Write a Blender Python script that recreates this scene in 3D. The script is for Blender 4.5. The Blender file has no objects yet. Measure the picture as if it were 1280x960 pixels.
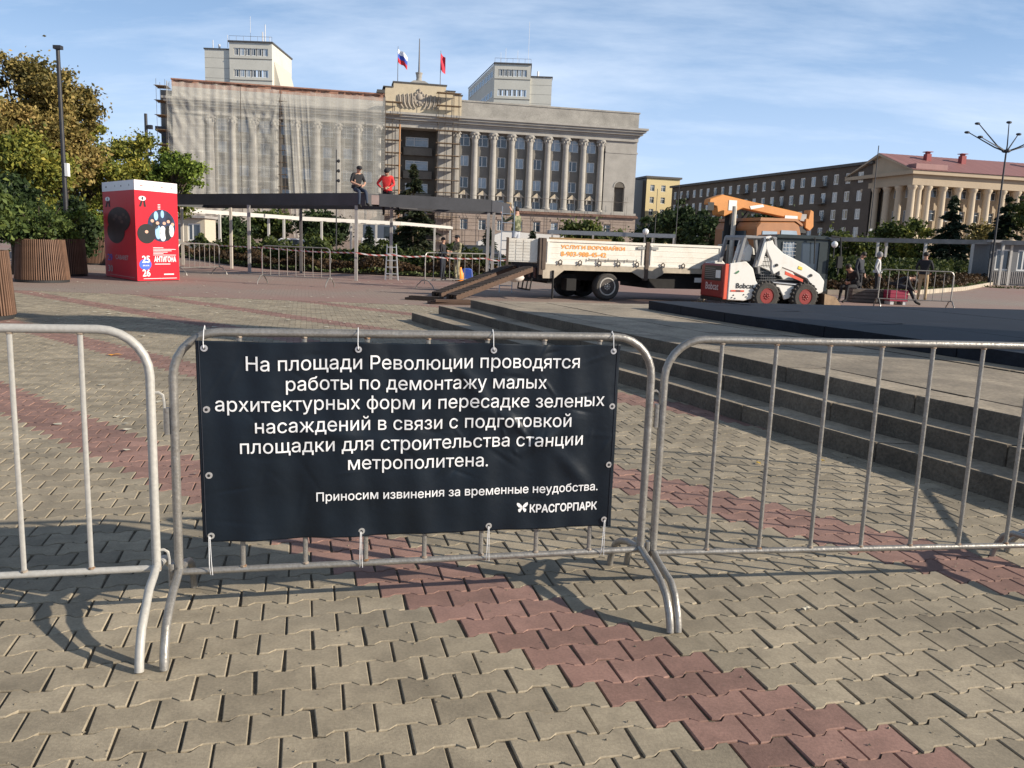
import bpy, bmesh, math, random
from math import radians as R_, sin, cos, pi, tan
from mathutils import Vector, Matrix
import numpy as np
random.seed(7)
sc = bpy.context.scene
COL = sc.collection

# ---------------------------------------------------------------- camera
CH, FPX = 1.5, 1035.0
PITCH, ROLL = math.atan((480-307.5)/FPX), 0.037
_fw = Vector((0, cos(PITCH), -sin(PITCH))); _up = Vector((0, sin(PITCH), cos(PITCH))); _rt = Vector((1, 0, 0))
RI = _rt*cos(ROLL) + _up*sin(ROLL); UI = -_rt*sin(ROLL) + _up*cos(ROLL)
cam = bpy.data.cameras.new('camera'); camo = bpy.data.objects.new('camera', cam); COL.objects.link(camo)
cam.sensor_width = 36; cam.lens = FPX/1280*36; cam.clip_start = .05; cam.clip_end = 3000
m = Matrix((RI, UI, -_fw)).transposed().to_4x4(); m.translation = (0, 0, CH); camo.matrix_world = m
sc.camera = camo

def ray(x, y): return _fw*FPX + RI*(x-640) + UI*(480-y)
def G(x, y, z=0.0):                      # ground point seen at a photo pixel
    d = ray(x, y); t = (z-CH)/d.z; return Vector((d.x*t, d.y*t, z))
def AT(x, y, Y):
    d = ray(x, y); t = Y/d.y; return Vector((d.x*t, Y, CH+d.z*t))

# ---------------------------------------------------------------- light
SUN_AZ = math.atan2(2.25, -.65)          # clockwise from +Y
SUN_EL = math.atan(1/2.342)
w = bpy.data.worlds.new('World'); sc.world = w; w.use_nodes = True
nt = w.node_tree; nt.nodes.clear()
def N(nt, t, **k):
    n = nt.nodes.new(t)
    for a, b in k.items(): setattr(n, a, b)
    return n
sky = N(nt, 'ShaderNodeTexSky', sky_type='NISHITA', sun_disc=False, sun_elevation=SUN_EL, sun_rotation=SUN_AZ, altitude=200, air_density=1.0, dust_density=0.2, ozone_density=3.0)
bg = N(nt, 'ShaderNodeBackground'); bg.inputs[1].default_value = .052
out = N(nt, 'ShaderNodeOutputWorld')
tc = N(nt, 'ShaderNodeTexCoord'); sep = N(nt, 'ShaderNodeSeparateXYZ')
nt.links.new(tc.outputs['Generated'], sep.inputs[0])
addz = N(nt, 'ShaderNodeMath', operation='ADD'); addz.inputs[1].default_value = .18
nt.links.new(sep.outputs[2], addz.inputs[0])
dv = []
for i in (0, 1):
    q = N(nt, 'ShaderNodeMath', operation='DIVIDE'); nt.links.new(sep.outputs[i], q.inputs[0]); nt.links.new(addz.outputs[0], q.inputs[1]); dv.append(q)
cmb = N(nt, 'ShaderNodeCombineXYZ'); nt.links.new(dv[0].outputs[0], cmb.inputs[0]); nt.links.new(dv[1].outputs[0], cmb.inputs[1])
mp = N(nt, 'ShaderNodeMapping'); mp.inputs['Rotation'].default_value = (0, 0, R_(24)); mp.inputs['Scale'].default_value = (.6, 1.3, 1)
nt.links.new(cmb.outputs[0], mp.inputs[0])
n1 = N(nt, 'ShaderNodeTexNoise'); n1.inputs['Scale'].default_value = 1.15; n1.inputs['Detail'].default_value = 11; n1.inputs['Roughness'].default_value = .62; n1.inputs['Distortion'].default_value = .15
nt.links.new(mp.outputs[0], n1.inputs['Vector'])
cr = N(nt, 'ShaderNodeValToRGB'); cr.color_ramp.elements[0].position = .44; cr.color_ramp.elements[1].position = .72
cr.color_ramp.elements[1].color = (.62, .62, .62, 1)
nt.links.new(n1.outputs['Fac'], cr.inputs[0])
hz = N(nt, 'ShaderNodeMapRange'); hz.inputs[1].default_value = 0; hz.inputs[2].default_value = .58; hz.inputs[3].default_value = .86; hz.inputs[4].default_value = 0; nt.links.new(sep.outputs[2], hz.inputs[0])
m1 = N(nt, 'ShaderNodeMixRGB'); m1.inputs[2].default_value = (7.2, 11.0, 17.2, 1); nt.links.new(hz.outputs[0], m1.inputs[0]); nt.links.new(sky.outputs[0], m1.inputs[1])
mx = N(nt, 'ShaderNodeMixRGB'); mx.inputs[2].default_value = (13.2, 14.8, 17.2, 1); nt.links.new(cr.outputs[0], mx.inputs[0]); nt.links.new(m1.outputs[0], mx.inputs[1])
pale = N(nt, 'ShaderNodeMapRange'); pale.inputs[1].default_value = 0; pale.inputs[2].default_value = .22; pale.inputs[3].default_value = .5; pale.inputs[4].default_value = 0; nt.links.new(sep.outputs[2], pale.inputs[0])
m3 = N(nt, 'ShaderNodeMixRGB'); m3.inputs[2].default_value = (12.8, 14.6, 17.0, 1); nt.links.new(pale.outputs[0], m3.inputs[0]); nt.links.new(mx.outputs[0], m3.inputs[1])
nt.links.new(m3.outputs[0], bg.inputs[0]); nt.links.new(bg.outputs[0], out.inputs[0])
sl = bpy.data.lights.new('sun', 'SUN'); sl.energy = 5.0; sl.angle = R_(.55); sl.color = (1, .90, .76)
so = bpy.data.objects.new('sun', sl); COL.objects.link(so)
so.rotation_euler = Vector((2.25, -.65, 1)).to_track_quat('Z', 'Y').to_euler()
sc.view_settings.view_transform = 'Standard'; sc.view_settings.look = 'None'; sc.view_settings.gamma = 1; sc.view_settings.exposure = .44
sc.cycles.max_bounces = 6; sc.cycles.transparent_max_bounces = 24

# ---------------------------------------------------------------- materials
_M = {}
def mat(name, col, rough=.7, metal=0, var=.12, scale=6, bump=0, bscale=None, col2=None, thr=None, spec=None, coord='Object', dirt=0, island=0, fine=0, stretch=None, trans=0, emit=None):
    if name in _M: return _M[name]
    m = bpy.data.materials.new(name); m.use_nodes = True; t = m.node_tree; b = t.nodes['Principled BSDF']
    b.inputs['Roughness'].default_value = rough; b.inputs['Metallic'].default_value = metal
    if spec is not None: b.inputs['Specular IOR Level'].default_value = spec
    tcn = N(t, 'ShaderNodeTexCoord'); src = tcn.outputs[coord] if coord != 'World' else N(t, 'ShaderNodeNewGeometry').outputs['Position']
    if stretch:
        mpn = N(t, 'ShaderNodeMapping'); mpn.inputs['Scale'].default_value = stretch; t.links.new(src, mpn.inputs[0]); src = mpn.outputs[0]
    ns = N(t, 'ShaderNodeTexNoise'); ns.inputs['Scale'].default_value = scale; ns.inputs['Detail'].default_value = 7; ns.inputs['Roughness'].default_value = .65
    t.links.new(src, ns.inputs['Vector'])
    rp = N(t, 'ShaderNodeValToRGB'); e = rp.color_ramp.elements
    c = Vector(col); c2 = Vector(col2) if col2 else None
    lo, hi = (thr or (.3, .7)); e[0].position = lo; e[1].position = hi
    if c2: e[0].color = (*c, 1); e[1].color = (*c2, 1)
    else: e[0].color = (*(c*(1-var)), 1); e[1].color = (*[min(1, x*(1+var)) for x in c], 1)
    t.links.new(ns.outputs['Fac'], rp.inputs[0]); last = rp.outputs[0]
    if fine:
        n2 = N(t, 'ShaderNodeTexNoise'); n2.inputs['Scale'].default_value = scale*14; n2.inputs['Detail'].default_value = 4; t.links.new(src, n2.inputs['Vector'])
        mr = N(t, 'ShaderNodeMapRange'); mr.inputs[1].default_value = .3; mr.inputs[2].default_value = .7; mr.inputs[3].default_value = 1-fine; mr.inputs[4].default_value = 1+fine; t.links.new(n2.outputs['Fac'], mr.inputs[0])
        mm = N(t, 'ShaderNodeVectorMath', operation='SCALE'); t.links.new(last, mm.inputs[0]); t.links.new(mr.outputs[0], mm.inputs['Scale']); last = mm.outputs[0]
    if dirt:
        n4 = N(t, 'ShaderNodeTexNoise'); n4.inputs['Scale'].default_value = 1.1; n4.inputs['Detail'].default_value = 10; n4.inputs['Roughness'].default_value = .72; n4.inputs['Distortion'].default_value = .6; t.links.new(src, n4.inputs['Vector'])
        mr = N(t, 'ShaderNodeMapRange'); mr.inputs[1].default_value = .38; mr.inputs[2].default_value = .60; mr.inputs[3].default_value = 1-dirt; mr.inputs[4].default_value = 1.04; t.links.new(n4.outputs['Fac'], mr.inputs[0])
        mm = N(t, 'ShaderNodeVectorMath', operation='SCALE'); t.links.new(last, mm.inputs[0]); t.links.new(mr.outputs[0], mm.inputs['Scale']); last = mm.outputs[0]
    if island:
        ge = N(t, 'ShaderNodeNewGeometry'); oi = N(t, 'ShaderNodeObjectInfo')
        ad = N(t, 'ShaderNodeMath', operation='ADD'); t.links.new(ge.outputs['Random Per Island'], ad.inputs[0]); t.links.new(oi.outputs['Random'], ad.inputs[1])
        fr = N(t, 'ShaderNodeMath', operation='FRACT'); t.links.new(ad.outputs[0], fr.inputs[0])
        mr = N(t, 'ShaderNodeMapRange'); mr.inputs[3].default_value = 1-island; mr.inputs[4].default_value = 1+island; t.links.new(fr.outputs[0], mr.inputs[0])
        mm = N(t, 'ShaderNodeVectorMath', operation='SCALE'); t.links.new(last, mm.inputs[0]); t.links.new(mr.outputs[0], mm.inputs['Scale']); last = mm.outputs[0]
    t.links.new(last, b.inputs['Base Color'])
    if bump:
        n3 = N(t, 'ShaderNodeTexNoise'); n3.inputs['Scale'].default_value = bscale or scale*5; n3.inputs['Detail'].default_value = 6; t.links.new(src, n3.inputs['Vector'])
        bp = N(t, 'ShaderNodeBump'); bp.inputs['Strength'].default_value = bump; bp.inputs['Distance'].default_value = .02
        t.links.new(n3.outputs['Fac'], bp.inputs['Height']); t.links.new(bp.outputs[0], b.inputs['Normal'])
    if trans: b.inputs['Transmission Weight'].default_value = trans
    if emit: b.inputs['Emission Color'].default_value = (*emit, 1); b.inputs['Emission Strength'].default_value = 1
    _M[name] = m; return m
def leafmat(name, c1, c2, c3=None):
    if name in _M: return _M[name]
    m = bpy.data.materials.new(name); m.use_nodes = True; t = m.node_tree; b = t.nodes['Principled BSDF']
    b.inputs['Roughness'].default_value = .6; b.inputs['Specular IOR Level'].default_value = .25
    tcn = N(t, 'ShaderNodeTexCoord'); ns = N(t, 'ShaderNodeTexNoise'); ns.inputs['Scale'].default_value = .55; ns.inputs['Detail'].default_value = 3
    t.links.new(tcn.outputs['Object'], ns.inputs['Vector']); ge = N(t, 'ShaderNodeNewGeometry')
    a = N(t, 'ShaderNodeMath', operation='MULTIPLY_ADD'); a.inputs[1].default_value = .45; t.links.new(ge.outputs['Random Per Island'], a.inputs[0])
    sb = N(t, 'ShaderNodeMath', operation='SUBTRACT'); sb.inputs[1].default_value = .22; t.links.new(ns.outputs['Fac'], sb.inputs[0]); t.links.new(sb.outputs[0], a.inputs[2])
    rp = N(t, 'ShaderNodeValToRGB'); e = rp.color_ramp.elements; e[0].position = .3; e[1].position = .7; e[0].color = (*c1, 1); e[1].color = (*c2, 1)
    if c3: x = e.new(.88); x.color = (*c3, 1)
    t.links.new(a.outputs[0], rp.inputs[0]); t.links.new(rp.outputs[0], b.inputs['Base Color'])
    tr = N(t, 'ShaderNodeBsdfTranslucent'); t.links.new(rp.outputs[0], tr.inputs[0]); ms = N(t, 'ShaderNodeMixShader'); ms.inputs[0].default_value = .25
    t.links.new(b.outputs[0], ms.inputs[1]); t.links.new(tr.outputs[0], ms.inputs[2]); t.links.new(ms.outputs[0], t.nodes['Material Output'].inputs[0])
    _M[name] = m; return m

PAV_G = mat('paver grey', (.315, .266, .190), .85, var=.2, scale=7, fine=.14, bump=.12, bscale=210, island=.17, coord='World', dirt=.22)
PAV_R = mat('paver red', (.275, .160, .128), .85, var=.18, scale=7, fine=.14, bump=.12, bscale=210, island=.17, coord='World', dirt=.22)
SAND = mat('joint sand', (.12, .10, .07), .95, var=.5, scale=25, bump=.6)
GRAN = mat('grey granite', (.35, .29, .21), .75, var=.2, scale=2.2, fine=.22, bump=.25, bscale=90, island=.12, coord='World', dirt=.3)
GRAN_SHADE = mat('rough granite in shade tone', (.125, .10, .072), .85, coord='World', dirt=.3, var=.3, scale=3, fine=.3, bump=.5, bscale=60, island=.12)  # same granite darkened, puts the shade of the risers into the colour
BLACKG = mat('polished black granite', (.012, .014, .020), .6, spec=.2, var=.3, scale=2, fine=.25, island=.1, coord='World', dirt=.3)
GALV = mat('galvanised steel', (.30, .285, .26), .42, .55, var=.2, scale=9, fine=.15, bump=.15)
GALV2 = mat('pale painted steel', (.44, .425, .39), .5, .15, scale=5, col2=(.30, .17, .09), thr=(.66, .74), fine=.1)
RUST = mat('rusty weld', (.22, .09, .03), .9, var=.4, scale=40)
CLOTH = mat('navy banner vinyl', (.005, .010, .017), .42, var=.25, scale=3, bump=.25, bscale=7, spec=.35)
WHITE = mat('white print', (.82, .82, .82), .5, var=.02)
ZIP = mat('white nylon tie', (.8, .8, .8), .4, var=.03)
EYE = mat('steel eyelet', (.75, .75, .74), .3, .7, var=.05)
DARK = mat('near black', (.012, .012, .013), .6, var=.2)
BLACK = mat('black rubber', (.02, .02, .02), .8, var=.3, scale=20, bump=.4)
GLASS = mat('window glass', (.05, .065, .08), .08, var=.35, scale=.35, spec=.8)
GLASSL = mat('bright window glass', (.30, .36, .42), .12, var=.4, scale=.3, spec=.8)
WFRAME = mat('white window frame', (.72, .72, .69), .5, var=.06)

# ---------------------------------------------------------------- mesh building
class MB:
    def __init__(s): s.v = []; s.f = []; s.m = []
    def add(s, vs, fs, mi=0):
        o = len(s.v); s.v.extend([tuple(p) for p in vs]); s.f.extend([tuple(i+o for i in f) for f in fs]); s.m.extend([mi]*len(fs)); return s
    def box(s, x0, x1, y0, y1, z0, z1, mi=0):
        return s.add([(x0, y0, z0), (x1, y0, z0), (x1, y1, z0), (x0, y1, z0), (x0, y0, z1), (x1, y0, z1), (x1, y1, z1), (x0, y1, z1)],
                     [(0, 3, 2, 1), (4, 5, 6, 7), (0, 1, 5, 4), (1, 2, 6, 5), (2, 3, 7, 6), (3, 0, 4, 7)], mi)
    def bar(s, a, b, wx, wy, mi=0, up=(0, 0, 1)):
        a = Vector(a); b = Vector(b); d = (b-a).normalized(); u = Vector(up)
        if abs(d.dot(u)) > .97: u = Vector((0, 1, 0))
        sx = d.cross(u).normalized()*wx/2; sy = sx.cross(d).normalized()*wy/2
        vs = [a-sx-sy, a+sx-sy, a+sx+sy, a-sx+sy, b-sx-sy, b+sx-sy, b+sx+sy, b-sx+sy]
        return s.add(vs, [(0, 3, 2, 1), (4, 5, 6, 7), (0, 1, 5, 4), (1, 2, 6, 5), (2, 3, 7, 6), (3, 0, 4, 7)], mi)
    def prism(s, poly, a, b, axis='y', mi=0):
        def P(p, t):
            return {'y': (p[0], t, p[1]), 'x': (t, p[0], p[1]), 'z': (p[0], p[1], t)}[axis]
        n = len(poly); vs = [P(p, a) for p in poly]+[P(p, b) for p in poly]
        return s.add(vs, [tuple(range(n)), tuple(range(2*n-1, n-1, -1))]+[(i, i+n, (i+1) % n+n, (i+1) % n) for i in range(n)], mi)
    def tube(s, pts, r, n=8, mi=0, cap=True, closed=False):
        pts = [Vector(p) for p in pts]; k = len(pts); rs = r if isinstance(r, (list, tuple)) else [r]*k
        prev = None; vs = []
        for i, p in enumerate(pts):
            if closed: d = (pts[(i+1) % k]-pts[i-1]).normalized()
            else: d = (pts[min(i+1, k-1)]-pts[max(i-1, 0)]).normalized()
            if prev is None:
                u = Vector((0, 0, 1)) if abs(d.z) < .9 else Vector((0, 1, 0)); u = (u-d*u.dot(d)).normalized()
            else: u = (prev-d*prev.dot(d)).normalized()
            prev = u; v = d.cross(u)
            for j in range(n): a = 2*pi*j/n; vs.append(p+(u*cos(a)+v*sin(a))*rs[i])
        fs = []
        for i in range(k if closed else k-1):
            i2 = (i+1) % k
            for j in range(n): fs.append((i*n+j, i*n+(j+1) % n, i2*n+(j+1) % n, i2*n+j))
        if cap and not closed: fs += [tuple(range(n-1, -1, -1)), tuple((k-1)*n+j for j in range(n))]
        return s.add(vs, fs, mi)
    def lathe(s, prof, n=20, c=(0, 0, 0), axis='z', mi=0, cap=True):
        vs = []
        for r, z in prof:
            for j in range(n):
                a = 2*pi*j/n; x, y = r*cos(a), r*sin(a)
                vs.append({'z': (c[0]+x, c[1]+y, c[2]+z), 'y': (c[0]+x, c[1]+z, c[2]+y), 'x': (c[0]+z, c[1]+x, c[2]+y)}[axis])
        fs = [(i*n+j, i*n+(j+1) % n, (i+1)*n+(j+1) % n, (i+1)*n+j) for i in range(len(prof)-1) for j in range(n)]
        if cap: fs += [tuple(range(n-1, -1, -1)), tuple((len(prof)-1)*n+j for j in range(n))]
        return s.add(vs, fs, mi)
    def ball(s, c, rx, ry=None, rz=None, n=10, mi=0):
        ry = ry or rx; rz = rz or rx; k = n//2+1; vs = []; fs = []
        for i in range(k+1):
            t = pi*i/k
            for j in range(n): a = 2*pi*j/n; vs.append((c[0]+rx*sin(t)*cos(a), c[1]+ry*sin(t)*sin(a), c[2]+rz*cos(t)))
        for i in range(k):
            for j in range(n): fs.append((i*n+j, i*n+(j+1) % n, (i+1)*n+(j+1) % n, (i+1)*n+j))
        return s.add(vs, fs, mi)
    def mesh(s, name, mats, smooth=False, bevel=0):
        me = bpy.data.meshes.new(name); me.from_pydata(s.v, [], s.f)
        for mm in (mats if isinstance(mats, (list, tuple)) else [mats]): me.materials.append(mm)
        if max(s.m, default=0) > 0: me.polygons.foreach_set('material_index', s.m)
        bm = bmesh.new(); bm.from_mesh(me)
        if smooth is not False or bevel: bmesh.ops.remove_doubles(bm, verts=bm.verts, dist=1e-5)
        bmesh.ops.recalc_face_normals(bm, faces=bm.faces)
        if bevel:
            es = [e for e in bm.edges if len(e.link_faces) == 2 and e.calc_face_angle(0) > .5]
            bmesh.ops.bevel(bm, geom=es, offset=bevel, segments=1, affect='EDGES', profile=.7, clamp_overlap=True)
        bm.to_mesh(me); bm.free()
        if smooth:
            me.polygons.foreach_set('use_smooth', [True]*len(me.polygons))
            try: me.set_sharp_from_angle(angle=R_(45))
            except Exception: pass
        me.update(); return me
    def build(s, name, mats, parent=None, smooth=False, bevel=0, loc=None, rz=0):
        return obj(name, s.mesh(name, mats, smooth, bevel), parent, loc, rz)
def obj(name, me, parent=None, loc=None, rz=0):
    o = bpy.data.objects.new(name, me); COL.objects.link(o)
    if parent: o.parent = parent
    if loc is not None: o.location = loc
    if rz: o.rotation_euler.z = rz
    return o
def empty(name, loc=(0, 0, 0), rz=0, label=None, cat=None, group=None):
    o = bpy.data.objects.new(name, None); COL.objects.link(o); o.empty_display_size = .2; o.location = loc; o.rotation_euler.z = rz
    if label: tag(o, label, cat, group)
    return o
def tag(o, label, cat, group=None):
    o['label'] = label; o['category'] = cat
    if group: o['group'] = group
    return o
def struct(o): o['kind'] = 'structure'; return o
def stuff(o): o['kind'] = 'stuff'; return o
def copy_tree(o, parent=None):
    c = o.copy(); COL.objects.link(c); c.parent = parent
    for ch in [x for x in bpy.data.objects if x.parent == o]: copy_tree(ch, c)
    return c
def fastmesh(name, V, F4, mt, smooth=False):
    me = bpy.data.meshes.new(name); nv, nf = len(V), len(F4); k = F4.shape[1]
    me.vertices.add(nv); me.vertices.foreach_set('co', V.astype(np.float32).ravel())
    me.loops.add(nf*k); me.loops.foreach_set('vertex_index', F4.astype(np.int32).ravel())
    me.polygons.add(nf); me.polygons.foreach_set('loop_start', np.arange(0, nf*k, k, dtype=np.int32))
    me.update(calc_edges=True); me.validate(); me.materials.append(mt); return me

def text_mesh(s, size=1.0, bold=0.0, shear=0.0, align='LEFT'):
    """lettering as faces; every outer contour is filled on its own, because some glyphs are drawn as overlapping strokes"""
    from mathutils.geometry import delaunay_2d_cdt
    cu = bpy.data.curves.new('t', 'FONT'); cu.body = s; cu.size = size; cu.shear = shear; cu.align_x = align; cu.resolution_u = 5; cu.fill_mode = 'NONE'
    o = bpy.data.objects.new('t', cu); COL.objects.link(o); bpy.context.view_layer.update()
    me = bpy.data.meshes.new_from_object(o.evaluated_get(bpy.context.evaluated_depsgraph_get())); bpy.data.objects.remove(o)
    nb = {}
    for e in me.edges:
        a, b = e.vertices; nb.setdefault(a, []).append(b); nb.setdefault(b, []).append(a)
    seen = set(); loops = []
    for v0 in sorted(nb):
        if v0 in seen: continue
        lp = [v0]; seen.add(v0); nx_ = max(nb[v0]) if v0+1 not in nb[v0] else v0+1
        while nx_ not in seen:
            lp.append(nx_); seen.add(nx_); c = [x for x in nb[nx_] if x not in seen]
            if not c: break
            nx_ = c[0]
        if len(lp) > 2: loops.append([me.vertices[i].co.copy() for i in lp])
    def area(l): return sum(p.x*q.y-q.x*p.y for p, q in zip(l, l[1:]+l[:1]))/2
    def inside(p, l):
        r = False
        for a, b in zip(l, l[1:]+l[:1]):
            if (a.y > p.y) != (b.y > p.y) and p.x < (b.x-a.x)*(p.y-a.y)/(b.y-a.y)+a.x: r = not r
        return r
    ar = [area(l) for l in loops]; V = []; F = []; n = len(loops)
    bb = [(min(p.x for p in l), max(p.x for p in l), min(p.y for p in l), max(p.y for p in l)) for l in loops]
    def contains(i, j):
        if bb[j][0] < bb[i][0]-1e-6 or bb[j][1] > bb[i][1]+1e-6 or bb[j][2] < bb[i][2]-1e-6 or bb[j][3] > bb[i][3]+1e-6: return False
        return sum(inside(p, loops[i]) for p in loops[j]) > .85*len(loops[j])
    holes = {}
    for j in range(n):
        for i in range(n):
            if i != j and ar[i]*ar[j] < 0 and abs(ar[i]) > abs(ar[j]) and contains(i, j): holes.setdefault(i, []).append(j)
    ish = {j for l in holes.values() for j in l}; n_ = 0
    for i in range(n):
        if i in ish: continue
        ls = [loops[i]]+[loops[j] for j in holes.get(i, [])]; vs = []; es = []
        for l in ls:
            o_ = len(vs); vs += [Vector((p.x, p.y)) for p in l]; es += [(o_+k, o_+(k+1) % len(l)) for k in range(len(l))]
        r = delaunay_2d_cdt(vs, es, [], 0, 1e-7); o_ = len(V); n_ += 1
        V += [(p.x, p.y, (n_ % 3)*.0001) for p in r[0]]
        for f in r[2]:
            c = sum((r[0][k] for k in f), Vector((0, 0)))/len(f)
            if inside(c, ls[0]) and not any(inside(c, h) for h in ls[1:]): F.append(tuple(k+o_ for k in f))
    m2 = bpy.data.meshes.new('t'); m2.from_pydata(V, [], F); bpy.data.meshes.remove(me); return m2
def text_on(name, s, fn, x0, x1, z0, mt, parent, bold=0.0, h=None, shear=0.0, slope=0.0, fine=0):
    """flat lettering from x0 to x1 on baseline z0; fn maps (x, z) to a local 3-D point"""
    me = text_mesh(s, 1.0, 0, shear); co = [v.co.copy() for v in me.vertices]
    a = min(c.x for c in co); b = max(c.x for c in co); k = (x1-x0)/(b-a); kz = k if h is None else h/max(c.y for c in co)
    if fine:
        bm = bmesh.new(); bm.from_mesh(me); bmesh.ops.triangulate(bm, faces=bm.faces)
        for _ in range(3):
            es = [e for e in bm.edges if e.calc_length()*k > fine]
            if not es: break
            bmesh.ops.subdivide_edges(bm, edges=es, cuts=1); bmesh.ops.triangulate(bm, faces=bm.faces)
        bm.to_mesh(me); bm.free(); co = [v.co.copy() for v in me.vertices]
    if bold: bold *= 1.0
    _o = fn(x0, z0); _n = (fn(x0+.01, z0)-_o).cross(fn(x0, z0+.01)-_o).normalized()
    for v, c in zip(me.vertices, co):
        x = x0+(c.x-a)*k; v.co = fn(x, z0+c.y*kz+slope*(x-x0))+_n*c.z*1.6
    if bold:                                  # heavier strokes: shifted layers just behind the first
        bm = bmesh.new(); bm.from_mesh(me)
        for i, (dx_, dz_) in enumerate(((bold, 0), (-bold, 0), (0, bold), (0, -bold))):
            g = bmesh.ops.duplicate(bm, geom=bm.faces[:len(me.polygons)] if i == 0 else [f for f in base])
            if i == 0: bm.faces.ensure_lookup_table(); base = bm.faces[:len(me.polygons)]
            o_ = fn(x0, z0); ex = (fn(x0+.01, z0)-o_)/.01; ez = (fn(x0, z0+.01)-o_)/.01; ex.normalize(); ez.normalize(); nn = ex.cross(ez).normalized()
            if nn.dot(Vector((0, -1, 0))) < 0 and abs(nn.y) > .5: nn = -nn
            bmesh.ops.translate(bm, verts=[v for v in g['geom'] if isinstance(v, bmesh.types.BMVert)], vec=ex*dx_*k+ez*dz_*kz-nn*.00012*(i+1))
        bm.to_mesh(me); bm.free()
    me.materials.append(mt); me.name = name; me.update()
    return obj(name, me, parent)
# ================================================================ GROUND
FARG = bpy.data.materials.new('far paving'); FARG.use_nodes = True
def _farg():
    t = FARG.node_tree; b = t.nodes['Principled BSDF']; b.inputs['Roughness'].default_value = .9
    tcn = N(t, 'ShaderNodeTexCoord'); mpn = N(t, 'ShaderNodeMapping'); mpn.inputs['Rotation'].default_value = (0, 0, R_(-14.2)); t.links.new(tcn.outputs['Object'], mpn.inputs[0])
    br = N(t, 'ShaderNodeTexBrick'); br.offset = .5; br.inputs['Scale'].default_value = 1; br.inputs['Brick Width'].default_value = .193; br.inputs['Row Height'].default_value = .141; br.inputs['Mortar Size'].default_value = .006
    br.inputs['Color1'].default_value = (.29, .255, .205, 1); br.inputs['Color2'].default_value = (.25, .225, .185, 1); br.inputs['Mortar'].default_value = (.10, .085, .07, 1)
    t.links.new(mpn.outputs[0], br.inputs['Vector'])
    ns = N(t, 'ShaderNodeTexNoise'); ns.inputs['Scale'].default_value = .09; ns.inputs['Detail'].default_value = 6; t.links.new(mpn.outputs[0], ns.inputs['Vector'])
    rp = N(t, 'ShaderNodeValToRGB'); e = rp.color_ramp.elements; e[0].position = .36; e[0].color = (.15, .15, .15, 1); e[1].position = .58; e[1].color = (.85, .85, .85, 1); t.links.new(ns.outputs['Fac'], rp.inputs[0])
    mxn = N(t, 'ShaderNodeMixRGB'); mxn.inputs[2].default_value = (.27, .15, .125, 1); t.links.new(rp.outputs[0], mxn.inputs[0]); t.links.new(br.outputs[0], mxn.inputs[1]); t.links.new(mxn.outputs[0], b.inputs['Base Color'])
_farg()
ground = MB()
ground.v = [(-600, -20, -.008), (600, -20, -.008), (600, 24, -.008), (-600, 24, -.008)]; ground.f = [(0, 1, 2, 3)]; ground.m = [0]
gnd = struct(ground.build('plaza_ground', SAND))
fg = MB(); fg.add([(-600, 20.2, -.004), (600, 20.2, -.004), (600, 1500, -.004), (-600, 1500, -.004), (-600, 20.2, -.3), (600, 20.2, -.3)], [(0, 1, 2, 3), (0, 4, 5, 1)])
struct(fg.build('far_plaza_paving', FARG))
sg = MB()
for s_ in (-1, 1): sg.add([(s_*(.78*y+2.25), y, -.005) for y in (1.1, 20.3)]+[(s_*600, 20.3, -.005), (s_*600, 1.1, -.005)], [(0, 1, 2, 3)]); sg.add([(s_*3.1, 1.1, -.005), (s_*600, 1.1, -.005), (s_*600, -20, -.005), (s_*3.1, -20, -.005)], [(0, 1, 2, 3)])
sg.add([(-3.1, -20, -.005), (3.1, -20, -.005), (3.1, 1.2, -.005), (-3.1, 1.2, -.005)], [(0, 1, 2, 3)])
struct(sg.build('side_plaza_paving', FARG))
pave = empty('plaza_paving'); struct(pave)

# lattice measured on the pavement: rows run 14.2 degrees off the picture plane
PA = R_(14.2); PE = Vector((cos(PA), sin(PA))); PFV = Vector((sin(PA), -cos(PA))); PO = G(753.9, 866.6).to_2d(); PL, PR = .193, .141
ys = [20, 16.1, 14.6, 13, 11, 8.6, 7.1, 5.75, 4.2, 1.5, -1, -5]
t1x = [-3.4, -2.02, -1.33, -.58, .38, 1.6, 2.22, 2.88, 3.6, 4.95, 6.2, 8.2]
t2x = [-2.9, -1.47, -.73, -.08, .85, 1.97, 2.55, 3.2, 3.92, 5.27, 6.5, 8.5]
t3x = [-2.3, -.92, -.3, .28, 1.2, 2.35, 2.9, 3.53, 4.25, 5.6, 6.85, 8.85]
def ix(xs, y): return float(np.interp(-y, [-q for q in ys], xs))
def on_platform(x, y): return x > ix(t1x, y)+.12 and y < 16.0+.29*(x+1.5)
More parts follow.
